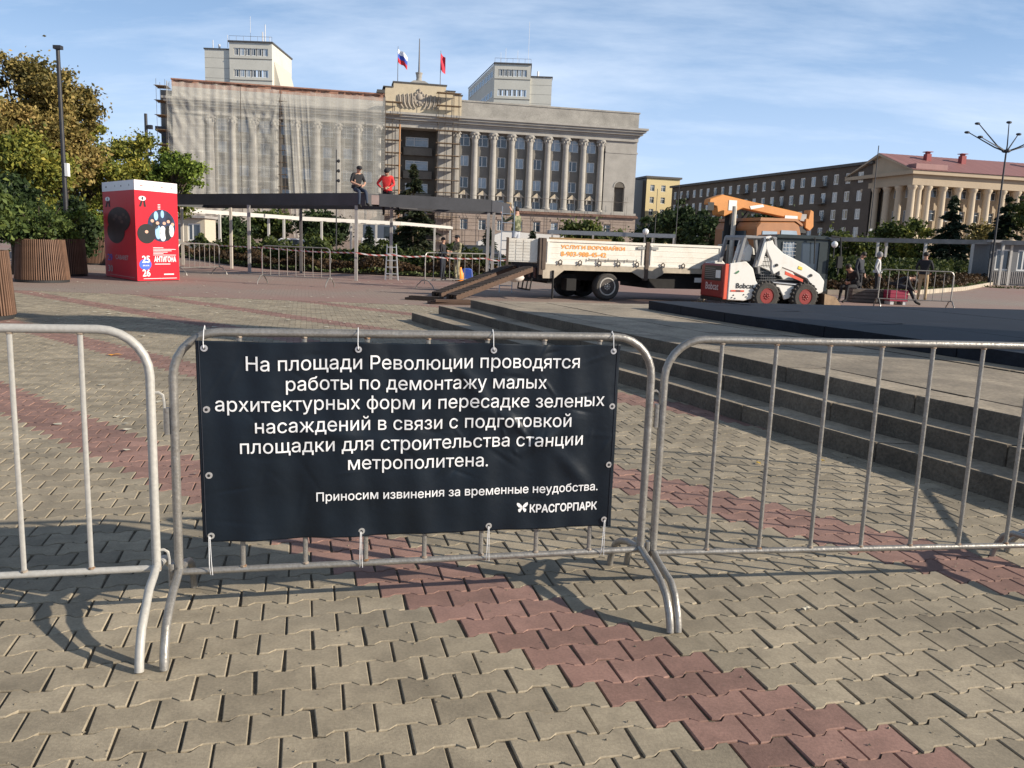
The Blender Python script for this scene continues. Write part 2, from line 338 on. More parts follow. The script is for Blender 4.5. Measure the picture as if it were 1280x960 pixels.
def paver_mesh(name, mt, detail=True, var=0):
    rgv = random.Random(100+var)
    hw = .0585; he = .0815; L = PL/2-.0034; g = .0014
    up = [(-L, he), (-.0615, he), (-.035, hw), (.035, hw), (.0615, he), (L, he)]
    pts = [(x, z-g) for x, z in up]; poly = pts+[(x, -z) for x, z in reversed(pts)]
    poly = [(x+rgv.uniform(-.0014, .0005)*(1 if x > 0 else -1), z+rgv.uniform(-.0016, .0003)*(1 if z > 0 else -1)) for x, z in poly]
    if var % 3 == 2: i = rgv.choice((0, 5, 6, 11)); poly[i] = (poly[i][0]*.93, poly[i][1]*.90)
    if var % 4 == 3: i = rgv.choice((2, 3, 8, 9)); poly[i] = (poly[i][0], poly[i][1]*.86)
    n = len(poly)
    if detail:
        inset = [(x*.966, y*.960) for x, y in poly]
        vs = [(x, y, 0) for x, y in inset]+[(x, y, -.0045) for x, y in poly]+[(x, y, -.05) for x, y in poly]
        fs = [tuple(range(n))]+[(i, i+n, (i+1) % n+n, (i+1) % n) for i in range(n)]+[(i+n, i+2*n, (i+1) % n+2*n, (i+1) % n+n) for i in range(n)]
    else:
        vs = [(x, y, -.001) for x, y in poly]+[(x, y, -.05) for x, y in poly]; fs = [tuple(range(n))]+[(i, i+n, (i+1) % n+n, (i+1) % n) for i in range(n)]
    m_ = MB().add(vs, fs); me = m_.mesh(name, mt); return me, np.array(vs), fs
NV = 12
pm = {k: [paver_mesh('paver', mm, True, i)[0] for i in range(NV)] for k, mm in ((0, PAV_G), (1, PAV_R))}
hiV = [paver_mesh('paver_hi', PAV_G, True, i)[1] for i in range(NV)]
_, lowv, lowf = paver_mesh('paver_low', PAV_G, False); _, hiv, hif = paver_mesh('paver_hi', PAV_G, True)
tiles = []
R0 = 30; R1 = -165
for r in range(R1, R0):
    for kx in range(-170, 170):
        s = kx+.5+.5*(r % 2)
        p = PO+PE*(s*PL)+PFV*(r*PR)
        if p.y < 1.25 or p.y > 20.1 or abs(p.x) > .78*p.y+2.4: continue
        if on_platform(p.x, p.y): continue
        q = s-.5*r
        red = (q % 29 < 3) or (13 <= q % 29 < 16)
        tiles.append((p.x*p.x+p.y*p.y, p.x, p.y, int(red)))
tiles.sort()
def jitter(): return (random.uniform(-.011, .011), random.uniform(-.011, .011), PA+random.uniform(-.008, .008))
cnt = 0; vis = []; rest = []
for t in tiles:
    x, y = t[1], t[2]; u = (Vector((x, y, -CH))); px = 640+FPX*u.dot(RI)/u.dot(_fw); py = 480-FPX*u.dot(UI)/u.dot(_fw)
    (vis if (cnt < 300 and -20 < px < 1300 and py < 985) else rest).append(t)
    if vis and vis[-1] is t: cnt += 1
for t in vis:
    o = obj('paver', pm[t[3]][random.randrange(NV)], pave, (t[1], t[2], random.uniform(-.002, .0015))); o.rotation_euler = jitter()
def join_tiles(lst, v0, fs0, name, mt):
    if not lst: return
    V = []; F = []
    n = len(v0)
    for i, t in enumerate(lst):
        if name == 'pavers_near': v0 = np.array(hiV[i*7 % NV])
        a, b, c = jitter(); ca, sa = cos(c), sin(c)
        flip = -1 if i % 2 else 1
        x = flip*(v0[:, 0]*ca-v0[:, 1]*sa); y = flip*(v0[:, 0]*sa+v0[:, 1]*ca)
        z = v0[:, 2]+v0[:, 1]*a-v0[:, 0]*b+random.uniform(-.002, .0015)
        V.append(np.stack([x+t[1], y+t[2], z], 1)); F += [tuple(k+i*n for k in f) for f in fs0]
    V = np.concatenate(V); me = bpy.data.meshes.new(name); me.from_pydata(V.tolist(), [], F); me.materials.append(mt); me.update()
    stuff(obj(name, me, pave))
for red, mt in ((0, PAV_G), (1, PAV_R)):
    join_tiles([t for t in rest if t[3] == red and t[2] < 8], hiv, hif, 'pavers_near', mt)
    join_tiles([t for t in rest if t[3] == red and t[2] >= 8], lowv, lowf, 'pavers_far', mt)

# litter and leaves lying on the paving
V = []; F = []
for i in range(620):
    y = random.uniform(5, 42); x = random.uniform(-.62*y, -.05*y if i % 4 else .1*y)
    if on_platform(x, y): continue
    r = random.uniform(.012, .04)*(1 if y < 12 else 1.6); a = random.uniform(0, 6.3); z = .004+random.uniform(0, .004)
    base = len(V)
    for k in range(4): V.append((x+r*cos(a+k*pi/2)*random.uniform(.6, 1.2), y+r*sin(a+k*pi/2)*random.uniform(.6, 1.3), z+random.uniform(0, .012)))
    F.append((base, base+1, base+2, base+3))
me = bpy.data.meshes.new('litter'); me.from_pydata(V, [], F); me.materials.append(mat('pale dry leaf', (.5, .46, .36), .8, var=.3, scale=.7)); 
tag(stuff(obj('dry_leaf_litter', me)), 'pale dry leaves and scraps scattered over the paving on the left', 'litter')
YLEAF = mat('yellow leaf', (.62, .40, .05), .6, var=.2, scale=30)
def leaf(px, py, r, a, lab, mt=YLEAF):
    p = G(px, py); m_ = MB(); n = 9; vs = [(0, 0, .012)]
    for k in range(n):
        t = 2*pi*k/n; q = r*(1+.25*sin(2*t+1))*(.75 if k % 2 else 1); vs.append((q*cos(t), q*.7*sin(t), .004+.01*abs(sin(t*1.5))))
    m_.add(vs, [(0, 1+k, 1+(k+1) % n) for k in range(n)])
    tag(m_.build('fallen_leaf', mt, loc=(p.x, p.y, .002), rz=a), lab, 'leaf', 'fallen leaves')
leaf(143, 444, .075, .5, 'orange yellow fallen leaf on the reddish band left of the banner', mat('orange leaf', (.7, .3, .04), .6))
leaf(948, 580, .03, 1.1, 'small yellow leaf on the paving just below the stone steps')
leaf(1028, 577, .02, 2.1, 'tiny pale yellow leaf near the joint of the lowest step')
leaf(1008, 763, .022, .2, 'small pale leaf on the beige paving below the right barrier', mat('pale dry leaf', (.5, .46, .36)))

V = []; F = []
for i in range(900):
    y = 1.4+7*random.random()**1.6; x = random.uniform(-.66*y, .66*y)
    if on_platform(x, y): continue
    r = random.uniform(.002, .0065); a = random.uniform(0, 6.3); b = len(V)
    V += [(x+r*cos(a), y+r*sin(a), .001), (x+r*cos(a+2.1), y+r*sin(a+2.1), .001), (x+r*cos(a+4.2), y+r*sin(a+4.2), .001), (x, y, .001+r*.9)]; F += [(b, b+1, b+3), (b+1, b+2, b+3), (b+2, b, b+3)]
me = bpy.data.meshes.new('grit'); me.from_pydata(V, [], F); me.materials.append(mat('grit', (.2, .17, .12), .9, var=.6, scale=3, coord='World'))
tag(stuff(obj('paving_grit', me)), 'tiny grit and soil crumbs scattered over the near paving', 'grit')
# ================================================================ STONE PLATFORM WITH THREE STEPS
plat = struct(empty('stone_platform'))
def backy(x): return 16.05+.29*(x+1.5)*.8
def ptf(xs, y): return Vector((ix(xs, y), y))
def stone_patch(xa, xb, ya, yb, z0, z1, mt, gap=.006, name='step_block', bev=.008):
    a = ptf(xa, ya); b = ptf(xa, yb); c = ptf(xb, yb); d = ptf(xb, ya)
    dr = (b-a).normalized()*gap
    a, d, b, c = a+dr, d+dr, b-dr, c-dr
    if name == 'platform_slab': ex = Vector((gap*1.3, gap*.4)); a, b, c, d = a+ex, b+ex, c-ex, d-ex
    m_ = MB(); j = random.uniform(-.003, .003)
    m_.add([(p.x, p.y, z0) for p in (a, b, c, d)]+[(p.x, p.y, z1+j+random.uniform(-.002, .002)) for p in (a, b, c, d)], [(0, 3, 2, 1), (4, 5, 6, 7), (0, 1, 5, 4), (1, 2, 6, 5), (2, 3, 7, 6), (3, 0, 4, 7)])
    m_.m[1] = 1  # top faces take the lighter sunlit tone, sides the painted shade tone
    return m_.build(name, [GRAN_SHADE, mt], plat, bevel=bev)
def cuts(y0, y1, step, off):
    r = [y0]; y = y0-off
    while y > y1: r.append(y); y -= step*random.uniform(.9, 1.1)
    r.append(y1); return r
t2b = [x+.1 for x in t2x]; t3b = [x+.1 for x in t3x]; t4 = [x+.42 for x in t3x]
for xa, xb, z0, z1, off, ys0 in ((t1x, t2b, -.05, .15, .9, 16.05), (t2x, t3b, .02, .30, 1.4, 16.15), (t3x, t4, .17, .45, .5, 15.95)):
    cc = cuts(ys0, -4, 1.27, off)
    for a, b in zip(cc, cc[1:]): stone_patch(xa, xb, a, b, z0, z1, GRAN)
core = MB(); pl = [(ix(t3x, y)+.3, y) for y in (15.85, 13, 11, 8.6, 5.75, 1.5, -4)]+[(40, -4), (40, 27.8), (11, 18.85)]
core.prism(pl, -.05, .425, 'z'); core.build('platform_core', GRAN_SHADE, plat)
rows = [[x+.42 for x in t3x], [x+1.42 for x in t3x], [x+2.5 for x in t3x], [x+3.9 for x in t3x]]
for i in range(3):
    cc = cuts(15.9, -4, 1.9, .5+.7*i)
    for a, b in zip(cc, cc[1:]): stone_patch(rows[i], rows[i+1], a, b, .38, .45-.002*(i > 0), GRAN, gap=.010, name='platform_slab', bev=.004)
m_ = MB(); pl = [(ix(t3x, y)+.42, y) for y in (15.9,)]+[(3.2, 15.9), (6, 12), (45, -4), (45, 27.8), (11, 18.8)]
m_.prism([(-.4, 15.92), (3.7, 15.92), (11, 16), (45, 18), (45, 27.7), (11, 18.75)], .3, .446, 'z'); m_.build('platform_rear_paving', GRAN, plat)
# polished black tier
tier = struct(empty('black_granite_tier'))
ty = [15.25, 13, 11, 8.2, 4.2, -1, -4]; tx = [2.45, 3.22, 4.12, 5.4, 7.3, 9.8, 11.2]
def txp(y): return float(np.interp(-y, [-q for q in ty], tx))
yy = [15.25, 14.15, 12.9, 11.0, 9.2, 7.4, 5.6, 3.8, 1, -1.8, -4]
for a, b in zip(yy, yy[1:]):
    m_ = MB(); d = .007
    pa, pb = (txp(a), a-d), (txp(b), b+d); qa, qb = (txp(a)+1.5, a-d+1.0), (txp(b)+1.5, b+d+.9)
    if a > 15: qa = (3.3, 15.5)
    m_.prism([pa, pb, qb, qa], .40, .60, 'z'); m_.build('granite_block', BLACKG, tier, bevel=.006)
m_ = MB(); m_.prism([(3.3, 15.46)]+[(txp(y)+1.49, y+.97) for y in yy[1:]]+[(45, -3), (45, 25.5), (17, 18.2)], .40, .585, 'z'); m_.build('tier_core', DARK, tier)

tq = list(zip(yy[1:], yy[2:]))
for a, b in [(yy[0]+.0, yy[1])]+tq:
    for x0_, x1_ in ((1.5, 4.2), (4.22, 7.6), (7.62, 12), (12.02, 17)):
        def tp_(y, dx): return (txp(y)+dx, min(y+dx*.66, 15.5+.21*(txp(y)+dx-3.3)) if y > 8 else y+dx*.66)
        d = .006; m_ = MB(); m_.prism([tp_(a-d, x0_), tp_(b+d, x0_), tp_(b+d, x1_-.012), tp_(a-d, x1_-.012)], .58, .599, 'z'); m_.build('granite_slab', BLACKG, tier)
# monument that stands out of frame on the tier and throws the long shadow over the plaza
mon = empty('monument', (12.6, 8.2, .6), R_(-16), 'tall grey granite monument standing on the black tier beyond the right edge', 'monument')
m_ = MB(); m_.box(-1.7, 1.7, -1.5, 1.5, 0, .5); m_.prism([(-1.05, .5), (1.05, .5), (.85, 5.3), (-.85, 5.3)], -.95, .95); m_.box(-1.05, 1.05, -1.1, 1.1, 5.3, 5.6); m_.build('pedestal', GRAN, mon, bevel=.03)
m_ = MB(); m_.lathe([(.62, 5.6), (.72, 6.2), (.55, 7.4), (.62, 8.2), (.5, 8.55), (.18, 8.75), (.17, 8.85), (.24, 9.0), (.25, 9.15), (.17, 9.35), (.02, 9.42)], 14); m_.tube([(.5, 0, 8.4), (.75, -.1, 7.7), (.6, -.35, 7.2)], [.18, .15, .11], 8); m_.tube([(-.5, 0, 8.4), (-.72, 0, 7.6), (-.68, -.1, 6.9)], [.18, .15, .11], 8)
m_.build('figure', mat('dark bronze', (.08, .07, .055), .5, .6), mon, smooth=True)
mon.scale = (1.3, 1.6, .98)

# ================================================================ CROWD BARRIERS IN FRONT
BM_ = Vector((.600, 3.455)); BA = R_(13.2); BD = Vector((cos(BA), sin(BA)))
def arc(cx, cz, r, a0, a1, n=7): return [(cx+r*cos(a0+(a1-a0)*i/n), 0, cz+r*sin(a0+(a1-a0)*i/n)) for i in range(n+1)]
def barrier(origin, ang, W, nb, label, group, mt=GALV, H=1.145, zb=.215, R=.17, r=.0165, rb=.0095, leg_f=.36, hook=True, seg=10, hook2=True):
    t = empty('crowd_barrier', (origin[0], origin[1], origin[2] if len(origin) > 2 else 0), ang, label, 'barrier', group)
    pts = [(0, 0, zb-.01)]+arc(R, H-R, R, pi, pi/2)+arc(W-R, H-R, R, pi/2, 0)+[(W, 0, zb-.01)]
    MB().tube(pts, r, seg).build('frame', mt, t, smooth=True)
    MB().tube([(0, 0, zb), (W, 0, zb)], r*.82, seg).build('bottom_rail', mt, t, smooth=True)
    bar = MB().tube([(0, 0, zb), (0, 0, H-.005)], rb, 8).mesh('bar', mt, smooth=True); wl = MB()
    for i in range(nb):
        x = W*(i+1)/(nb+1); obj('bar', bar, t, (x, 0, 0)); wl.ball((x, 0, zb+r*.8), rb*1.5, rb*1.5, rb*.8, 8); wl.ball((x, 0, H-r), rb*1.4, rb*1.4, rb*.7, 8)
    for x in (0, W): wl.ball((x, 0, zb), r*1.12, r*1.12, r*1.0, 8)
    wl.build('weld_beads', mat('weld', (.36, .30, .24), .6, .4, col2=(.25, .13, .06), thr=(.5, .62), scale=30), t, smooth=True)
    f = leg_f/.36
    for x in (0.0, W):
        for s in (-1, 1):
            MB().tube([(x, 0, zb+.01), (x, s*.07*f, zb-.008), (x, s*.15*f, zb-.02), (x, s*.24*f, .165), (x, s*.30*f, .13), (x, s*.338*f, .075), (x, s*.355*f, .03), (x, s*.36*f, .002)], r*.95, seg).build('leg', mt, t, smooth=True)
    if hook:
        for z in (.83, .22): m_ = MB(); m_.tube([(W-.005, -.0, z+.085), (W+.028, .0, z+.088), (W+.042, 0, z+.078), (W+.047, 0, z+.05), (W+.047, 0, z-.06)], .0055, 6); m_.build('hook', mt, t, smooth=True)
    if hook2:
        for z in (.83, .22): m_ = MB(); m_.tube([(-.024, 0, z-.07), (-.024, 0, z+.03)], .0125, 8); m_.bar((-.024, 0, z-.02), (0, 0, z-.02), .01, .02); m_.build('hook_sleeve', mt, t, smooth=True)
    return t
o1 = BM_+BD*(-1.905); ol = BM_+BD*(-1.985-1.83)
GB = 'crowd barriers closing off the plaza'
barrier(ol, BA, 1.83, 7, 'pale grey crowd barrier with rusty welds cut off by the left edge', GB, GALV2, H=1.15, zb=.235)
bmid = barrier(o1, BA, 1.89, 7, 'steel crowd barrier carrying the navy blue banner', GB)
barrier((.644, 3.465), R_(8.9), 1.97, 7, 'bare steel crowd barrier right of the banner in front of the steps', GB, H=1.14, zb=.195, leg_f=.36)
b4 = barrier((2.93, 3.97), R_(50), 1.95, 7, 'steel crowd barrier beyond the right edge turned towards the steps', GB); b4.rotation_euler = (0, R_(-10), R_(50))

# banner on the middle barrier (local frame of that barrier: x along, z up, camera side = -y)
ban = empty('banner', (o1.x, o1.y, 0), BA, 'navy blue vinyl banner with white Cyrillic notice tied to the middle barrier', 'banner')
BX0, BX1, BZ0, BZ1 = .085, 1.735, .338, 1.117
def wrinkle(x, z):
    u = (x-BX0)/(BX1-BX0); v = (z-BZ0)/(BZ1-BZ0)
    d = .0035*sin(x*21+2*sin(z*3))+.0022*sin(x*47+z*5)+.004*sin(z*9+x*4)*v*(1-v)*3
    for cx, cz, ang, ln, amp, wd in ((1.28, .80, -.5, .30, .007, .03), (1.10, .98, -.9, .25, .009, .03), (1.42, .72, .5, .2, .011, .028), (.55, .76, -.15, .35, .007, .03), (1.55, .60, -.8, .2, .009, .03), (.95, .70, .1, .4, .005, .04), (1.33, .76, -.9, .12, .006, .012)):
        a = (x-cx)*cos(ang)+(z-cz)*sin(ang); b = -(x-cx)*sin(ang)+(z-cz)*cos(ang)
        d += amp*math.exp(-(a/ln)**2*3-(b/wd)**2)
    for cx, cz, ang, ln, amp, wd in CRE:
        if abs(x-cx) < .2 and abs(z-cz) < .2:
            a = (x-cx)*cos(ang)+(z-cz)*sin(ang); b = -(x-cx)*sin(ang)+(z-cz)*cos(ang); d += amp*math.exp(-(a/ln)**2*3-(b/wd)**2)
    for gx in EYX: d += .010*math.exp(-((x-gx)/.05)**2)*math.exp(-(BZ1-z)/.10)
    edge = .006*math.exp(-(z-BZ0)/.05)*sin(x*17)
    return -.021-.006-d+edge
EYX = [BX0+.03, BX0+.588, BX0+1.117, BX1-.03]
_rc = random.Random(5); CRE = [(_rc.gauss(1.28, .22), _rc.gauss(.76, .12), _rc.uniform(-1.4, 1.4), _rc.uniform(.03, .10), _rc.uniform(.0015, .004)*_rc.choice((1, -1)), _rc.uniform(.005, .011)) for _ in range(34)]+[(_rc.uniform(.1, 1.7), _rc.uniform(.4, 1.08), _rc.uniform(-1.5, 1.5), _rc.uniform(.04, .16), _rc.uniform(.0008, .002)*_rc.choice((1, -1)), _rc.uniform(.006, .014)) for _ in range(40)]
def banp(x, z, off=0.0):
    # the sheet hangs a little out of square, as in the picture
    u = (x-BX0)/(BX1-BX0); v = (BZ1-z)/(BZ1-BZ0)
    xx = x + .008*v*(1-u)*1.0 - .0*v
    sag = -.006*sin(pi*3*u)**2*(1-v)
    return Vector((xx, wrinkle(x, z)-off, z+sag))
nx, nz = 280, 132; V = np.array([banp(BX0+(BX1-BX0)*i/nx, BZ0+(BZ1-BZ0)*j/nz) for j in range(nz+1) for i in range(nx+1)])
F = np.array([(j*(nx+1)+i, j*(nx+1)+i+1, (j+1)*(nx+1)+i+1, (j+1)*(nx+1)+i) for j in range(nz) for i in range(nx)])
me = fastmesh('sheet', V, F, CLOTH); me.polygons.foreach_set('use_smooth', [True]*len(me.polygons)); sh = obj('sheet', me, ban)
sd = sh.modifiers.new('s', 'SOLIDIFY'); sd.thickness = .0012; sd.offset = -1
m_ = MB()
for x in (BX0+.012, BX1-.012): m_ = MB(); m_.tube([banp(x, BZ0+(BZ1-BZ0)*k/20, .0015) for k in range(21)], .0012, 4); m_.build('hem', mat('hem', (.018, .022, .034), .5), ban)
dB = Vector((cos(BA), sin(BA), 0)); nB = Vector((-sin(BA), cos(BA), 0)); oB = Vector((o1.x, o1.y, 0))
def pxz(px, py, off=-.03):
    r = ray(px, py); P0 = oB+nB*off; t = (P0-Vector((0, 0, CH))).dot(nB)/r.dot(nB); P = Vector((0, 0, CH))+r*t
    return (P-oB).dot(dB), P.z
lines = [('На площади Революции проводятся', 307, 462.5, 724, 458.5, .0), ('работы по демонтажу малых', 357, 487.5, 683, 484.5, 0), ('архитектурных форм и пересадке зеленых', 268, 514, 755, 507, 0),
         ('насаждений в связи с подготовкой', 318, 540.5, 713, 532, 0), ('площадки для строительства станции', 299, 566.5, 728, 555.5, 0), ('метрополитена.', 434, 587, 609, 582.5, 0), ('Приносим извинения за временные неудобства.', 394, 626.5, 747, 613, 0)]
for i, (s, xa, ya, xb, yb, k) in enumerate(lines):
    a = pxz(xa, ya); b = pxz(xb, yb)
    text_on('lettering', s, lambda x, z: banp(x, z, .003), a[0], b[0], a[1], WHITE, ban, bold=.004 if i < 6 else .012, slope=(b[1]-a[1])/(b[0]-a[0]), h=None, fine=.008)
a = pxz(662, 640.5); b = pxz(746, 637)
text_on('logo_lettering', 'КРАСГОРПАРК', lambda x, z: banp(x, z, .003), a[0], b[0], a[1], WHITE, ban, bold=.03, h=.034, slope=(b[1]-a[1])/(b[0]-a[0]), fine=.01)
c = pxz(652.5, 635); m_ = MB()
for s in (-1, 1):
    for poly in ([(0, .002), (.004, .010), (.014, .019), (.023, .021), (.024, .012), (.016, .002), (.004, -.002)], [(0, -.001), (.010, -.003), (.018, -.008), (.016, -.018), (.009, -.020), (.003, -.010)]):
        pts = [banp(c[0]+s*x, c[1]+z+.002, .0022) for x, z in poly]; m_.add(pts if s > 0 else pts[::-1], [tuple(range(len(pts)))])
m_.build('butterfly_emblem', WHITE, ban)
# eyelets and nylon ties
ey = MB().lathe([(.0062, 0), (.0125, 0), (.0132, .002), (.0125, .0035), (.0062, .004)], 16, axis='y').mesh('eyelet', EYE, smooth=True)
spots = [(x, BZ1-.028, 1) for x in EYX]+[(BX0+.03, BZ0+.52, 0), (BX0+.03, BZ0+.265, 0), (BX1-.022, BZ0+.52, 0), (BX1-.022, BZ0+.27, 0)]+[(BX0+.03, BZ0+.025, 2), (BX0+.60, BZ0+.022, 2), (BX0+1.118, BZ0+.022, 2), (BX1-.03, BZ0+.03, 2)]
for x, z, k in spots:
    p = banp(x, z, .002); obj('eyelet', ey, ban, p)
    MB().ball((p.x, p.y-.001, p.z), .0058, .002, .0058, 8).build('eyelet_hole', DARK, ban)
    if k == 1: MB().tube([(x, p.y-.004, z), (x-.002, p.y-.002, z+.02), (x-.001, -.024, 1.152), (x, 0, 1.168), (x, .022, 1.15)], .0017, 5).build('tie', ZIP, ban)
    if k == 2: 
        MB().tube([(x, p.y-.004, z), (x-.001, -.026, .25), (x, -.018, .215), (x, 0, .197), (x+.003, .012, .21)], .0018, 5).build('tie', ZIP, ban)
        MB().tube([(x+.004, p.y-.004, z), (x+.007, -.028, .26), (x+.01, -.024, .205)], .0013, 5).build('tie', ZIP, ban)

# ================================================================ BARRIERS FARTHER OFF
G2 = 'crowd barriers farther back on the plaza'
def far_barrier(pa, pb, label, H=1.15, nb=7, mt=GALV):
    A = G(*pa); B = G(*pb); d = B-A; barrier(A, math.atan2(d.y, d.x), d.length, nb, label, G2, mt, H=H, zb=.28, R=.14, r=.021, rb=.011, seg=6)
far_barrier((328, 355), (412.5, 359), 'crowd barrier standing alone under the dark canopy left of the centre', 1.22)
far_barrier((531, 361), (607, 358), 'crowd barrier in front of the man in camouflage beside the ramp', 1.18)
far_barrier((1096, 384), (1187, 388), 'crowd barrier in front of the seated people on the far right', 1.2)
A = G(224, 344); barrier((A.x, A.y), R_(68), 2.1, 7, 'crowd barrier seen end on just right of the red poster kiosk', G2, H=1.15, zb=.28, r=.021, rb=.011, seg=6)
A = G(100, 322); barrier((A.x, A.y), R_(8), 2.3, 7, 'crowd barrier in front of the farthest planter, half hidden by the red kiosk', G2, H=1.15, zb=.28, r=.021, rb=.011, seg=6)

# ================================================================ RED POSTER KIOSK
K0 = G(172, 352); K1 = G(224.5, 350.5); K2 = G(132.5, 345.5)
KR = mat('red poster print', (.56, .008, .022), .45, var=.04); KW = WHITE; KD = mat('poster dark photo', (.03, .012, .014), .5, var=.6, scale=4); KB = mat('poster blue', (.06, .13, .55), .5)
kiosk = empty('poster_kiosk', K0, 0, 'tall red triangular poster kiosk with white top strip and round stage photos', 'poster stand')
hk = 3.06
a = K1-K0; b = K2-K0
m_ = MB(); m_.prism([(0, 0), (a.x, a.y), (a.x+b.x, a.y+b.y), (b.x, b.y)], .02, hk, 'z'); m_.build('body', KR, kiosk)
m_ = MB(); m_.prism([(0.02, 0.03), (a.x*.98, a.y*.98), (a.x+b.x, a.y+b.y), (b.x*.98, b.y*.98)], 0, .02, 'z'); m_.build('base', DARK, kiosk)
def face_fn(d, off=.004):
    L = d.length; u = d.normalized(); nn = Vector((u.y, -u.x, 0)); nn = nn if nn.dot(-K0) > 0 else -nn
    return L, (lambda x, z, o=off: Vector((u.x*x, u.y*x, z))+nn*o)
def disc(name, fn, cx, cz, rx, rz, mt, o, n=28):
    m_ = MB(); m_.add([fn(cx+rx*cos(2*pi*k/n), cz+rz*sin(2*pi*k/n), o) for k in range(n)], [tuple(range(n))]); return m_.build(name, mt, kiosk)
def rect(name, fn, x0, x1, z0, z1, mt, o=.004):
    m_ = MB(); m_.add([fn(x0, z0, o), fn(x1, z0, o), fn(x1, z1, o), fn(x0, z1, o)], [(0, 1, 2, 3)]); return m_.build(name, mt, kiosk)
LR, fr = face_fn(a); LL, fl0 = face_fn(b); fl = lambda x, z, o=.004: fl0(LL-x, z, o)
for L, fn in ((LR, fr), (LL, fl)):
    rect('top_strip', fn, .0, L, hk-.30*1.0, hk-.002, KW, .005)
    for k, (u, ww) in enumerate(((.12, .2), (.42, .06), (.6, .16), (.85, .07))): rect('printed_logo', fn, L*u, L*u+ww*.6, hk-.18, hk-.14+.02*(k % 2), KD if fn is fl else mat('faint red print', (.7, .25, .22), .5), .008)
    # eye on legs mark
    disc('printed_mark', fn, L*.17, 2.52, L*.08, .07, KW, .007); disc('printed_mark', fn, L*.17, 2.52, .035, .05, DARK, .010)
    m_ = MB(); m_.add([fn(L*.14, 2.46, .007), fn(L*.18, 2.46, .007), fn(L*.14, 2.27, .007), fn(L*.09, 2.27, .007)], [(0, 1, 2, 3)]); m_.add([fn(L*.19, 2.46, .007), fn(L*.23, 2.46, .007), fn(L*.25, 2.27, .007), fn(L*.20, 2.27, .007)], [(0, 1, 2, 3)]); m_.build('printed_mark', DARK, kiosk)
disc('photo_print', fr, LR*.60, 1.72, LR*.33, .50, mat('stage photo', (.02, .03, .07), .5, var=.8, scale=3), .006)
disc('photo_print', fr, LR*.24, 1.46, LR*.21, .30, DARK, .008)
disc('photo_print', fl, LL*.50, 1.86, LL*.36, .40, KD, .006); disc('photo_print', fl, LL*.40, 1.50, LL*.28, .38, KD, .0062)
for x_, z_, r_ in ((.42, 1.98, .05), (.55, 1.92, .06), (.66, 2.02, .04), (.36, 1.88, .04), (.60, 1.80, .05), (.74, 1.94, .04)): disc('photo_print', fl, LL*x_, z_, LL*r_, r_*1.2, mat('dim stage figure', (.10, .05, .045), .5), .009, 10)
SK = mat('print skin', (.62, .36, .26), .5); PW = mat('print white', (.7, .7, .72), .5); PB = mat('print pale blue', (.3, .5, .75), .5)
for x, z, wd, ht, mt in ((.47, 2.02, .05, .14, PB), (.62, 2.08, .04, .12, PB), (.51, 1.52, .07, .22, PB), (.62, 1.48, .08, .24, PW), (.74, 1.50, .07, .24, DARK), (.83, 1.58, .06, .20, PW), (.45, 1.72, .07, .12, DARK)):
    disc('photo_print', fr, LR*x, z, LR*wd, ht, mt, .010, 16)
for x, z in ((.38, 1.86), (.50, 1.80), (.66, 1.80), (.76, 1.86), (.86, 1.78), (.24, 1.52)): disc('photo_print', fr, LR*x, z, LR*.04, .05, SK, .012, 12)
text_on('poster_lettering', 'АНТИГОНА', lambda x, z: fr(x, z, .007), LR*.40, LR*.92, .60, KW, kiosk, bold=.03, h=.17)
disc('date_disc', fr, LR*.19, .52, LR*.14, .17, KB, .006)
text_on('poster_lettering', '25', lambda x, z: fr(x, z, .010), LR*.12, LR*.29, .58, KW, kiosk, bold=.03, h=.20)
text_on('poster_lettering', '26', lambda x, z: fr(x, z, .010), LR*.12, LR*.29, .16, KW, kiosk, bold=.03, h=.20)
text_on('poster_lettering', 'августа', lambda x, z: fr(x, z, .010), LR*.13, LR*.27, .47, KW, kiosk, bold=.02)
text_on('poster_lettering', 'CABARET', lambda x, z: fl(x, z, .007), LL*.36, LL*.76, .62, mat('print grey', (.45, .38, .38), .5), kiosk, bold=.01, h=.14)
text_on('poster_lettering', '29', lambda x, z: fl(x, z, .007), LL*.10, LL*.25, .56, KB, kiosk, bold=.02, h=.2)
text_on('poster_lettering', '30', lambda x, z: fl(x, z, .007), LL*.10, LL*.25, .20, mat('print grey', (.45, .38, .38), .5), kiosk, bold=.02, h=.2)
for k in range(6): rect('text_line_print', fr, LR*.38, LR*(.62+.1*((k*7) % 4)), 1.03-k*.045, 1.045-k*.045, KW, .007)
for k in range(4): rect('text_line_print', fr, LR*.52, LR*(.58+.02*((k*3) % 3)), 2.36-k*.045, 2.375-k*.045, KW, .007)
rect('text_line_print', fr, LR*.14, LR*.93, .075, .09, KW, .007); rect('text_line_print', fr, LR*.62, LR*.86, .19, .225, KW, .007); rect('text_line_print', fr, LR*.41, LR*.78, .52, .54, KW, .007)
rect('text_line_print', fl, LL*.14, LL*.93, .10, .11, mat('print grey', (.45, .38, .38), .5), .007)

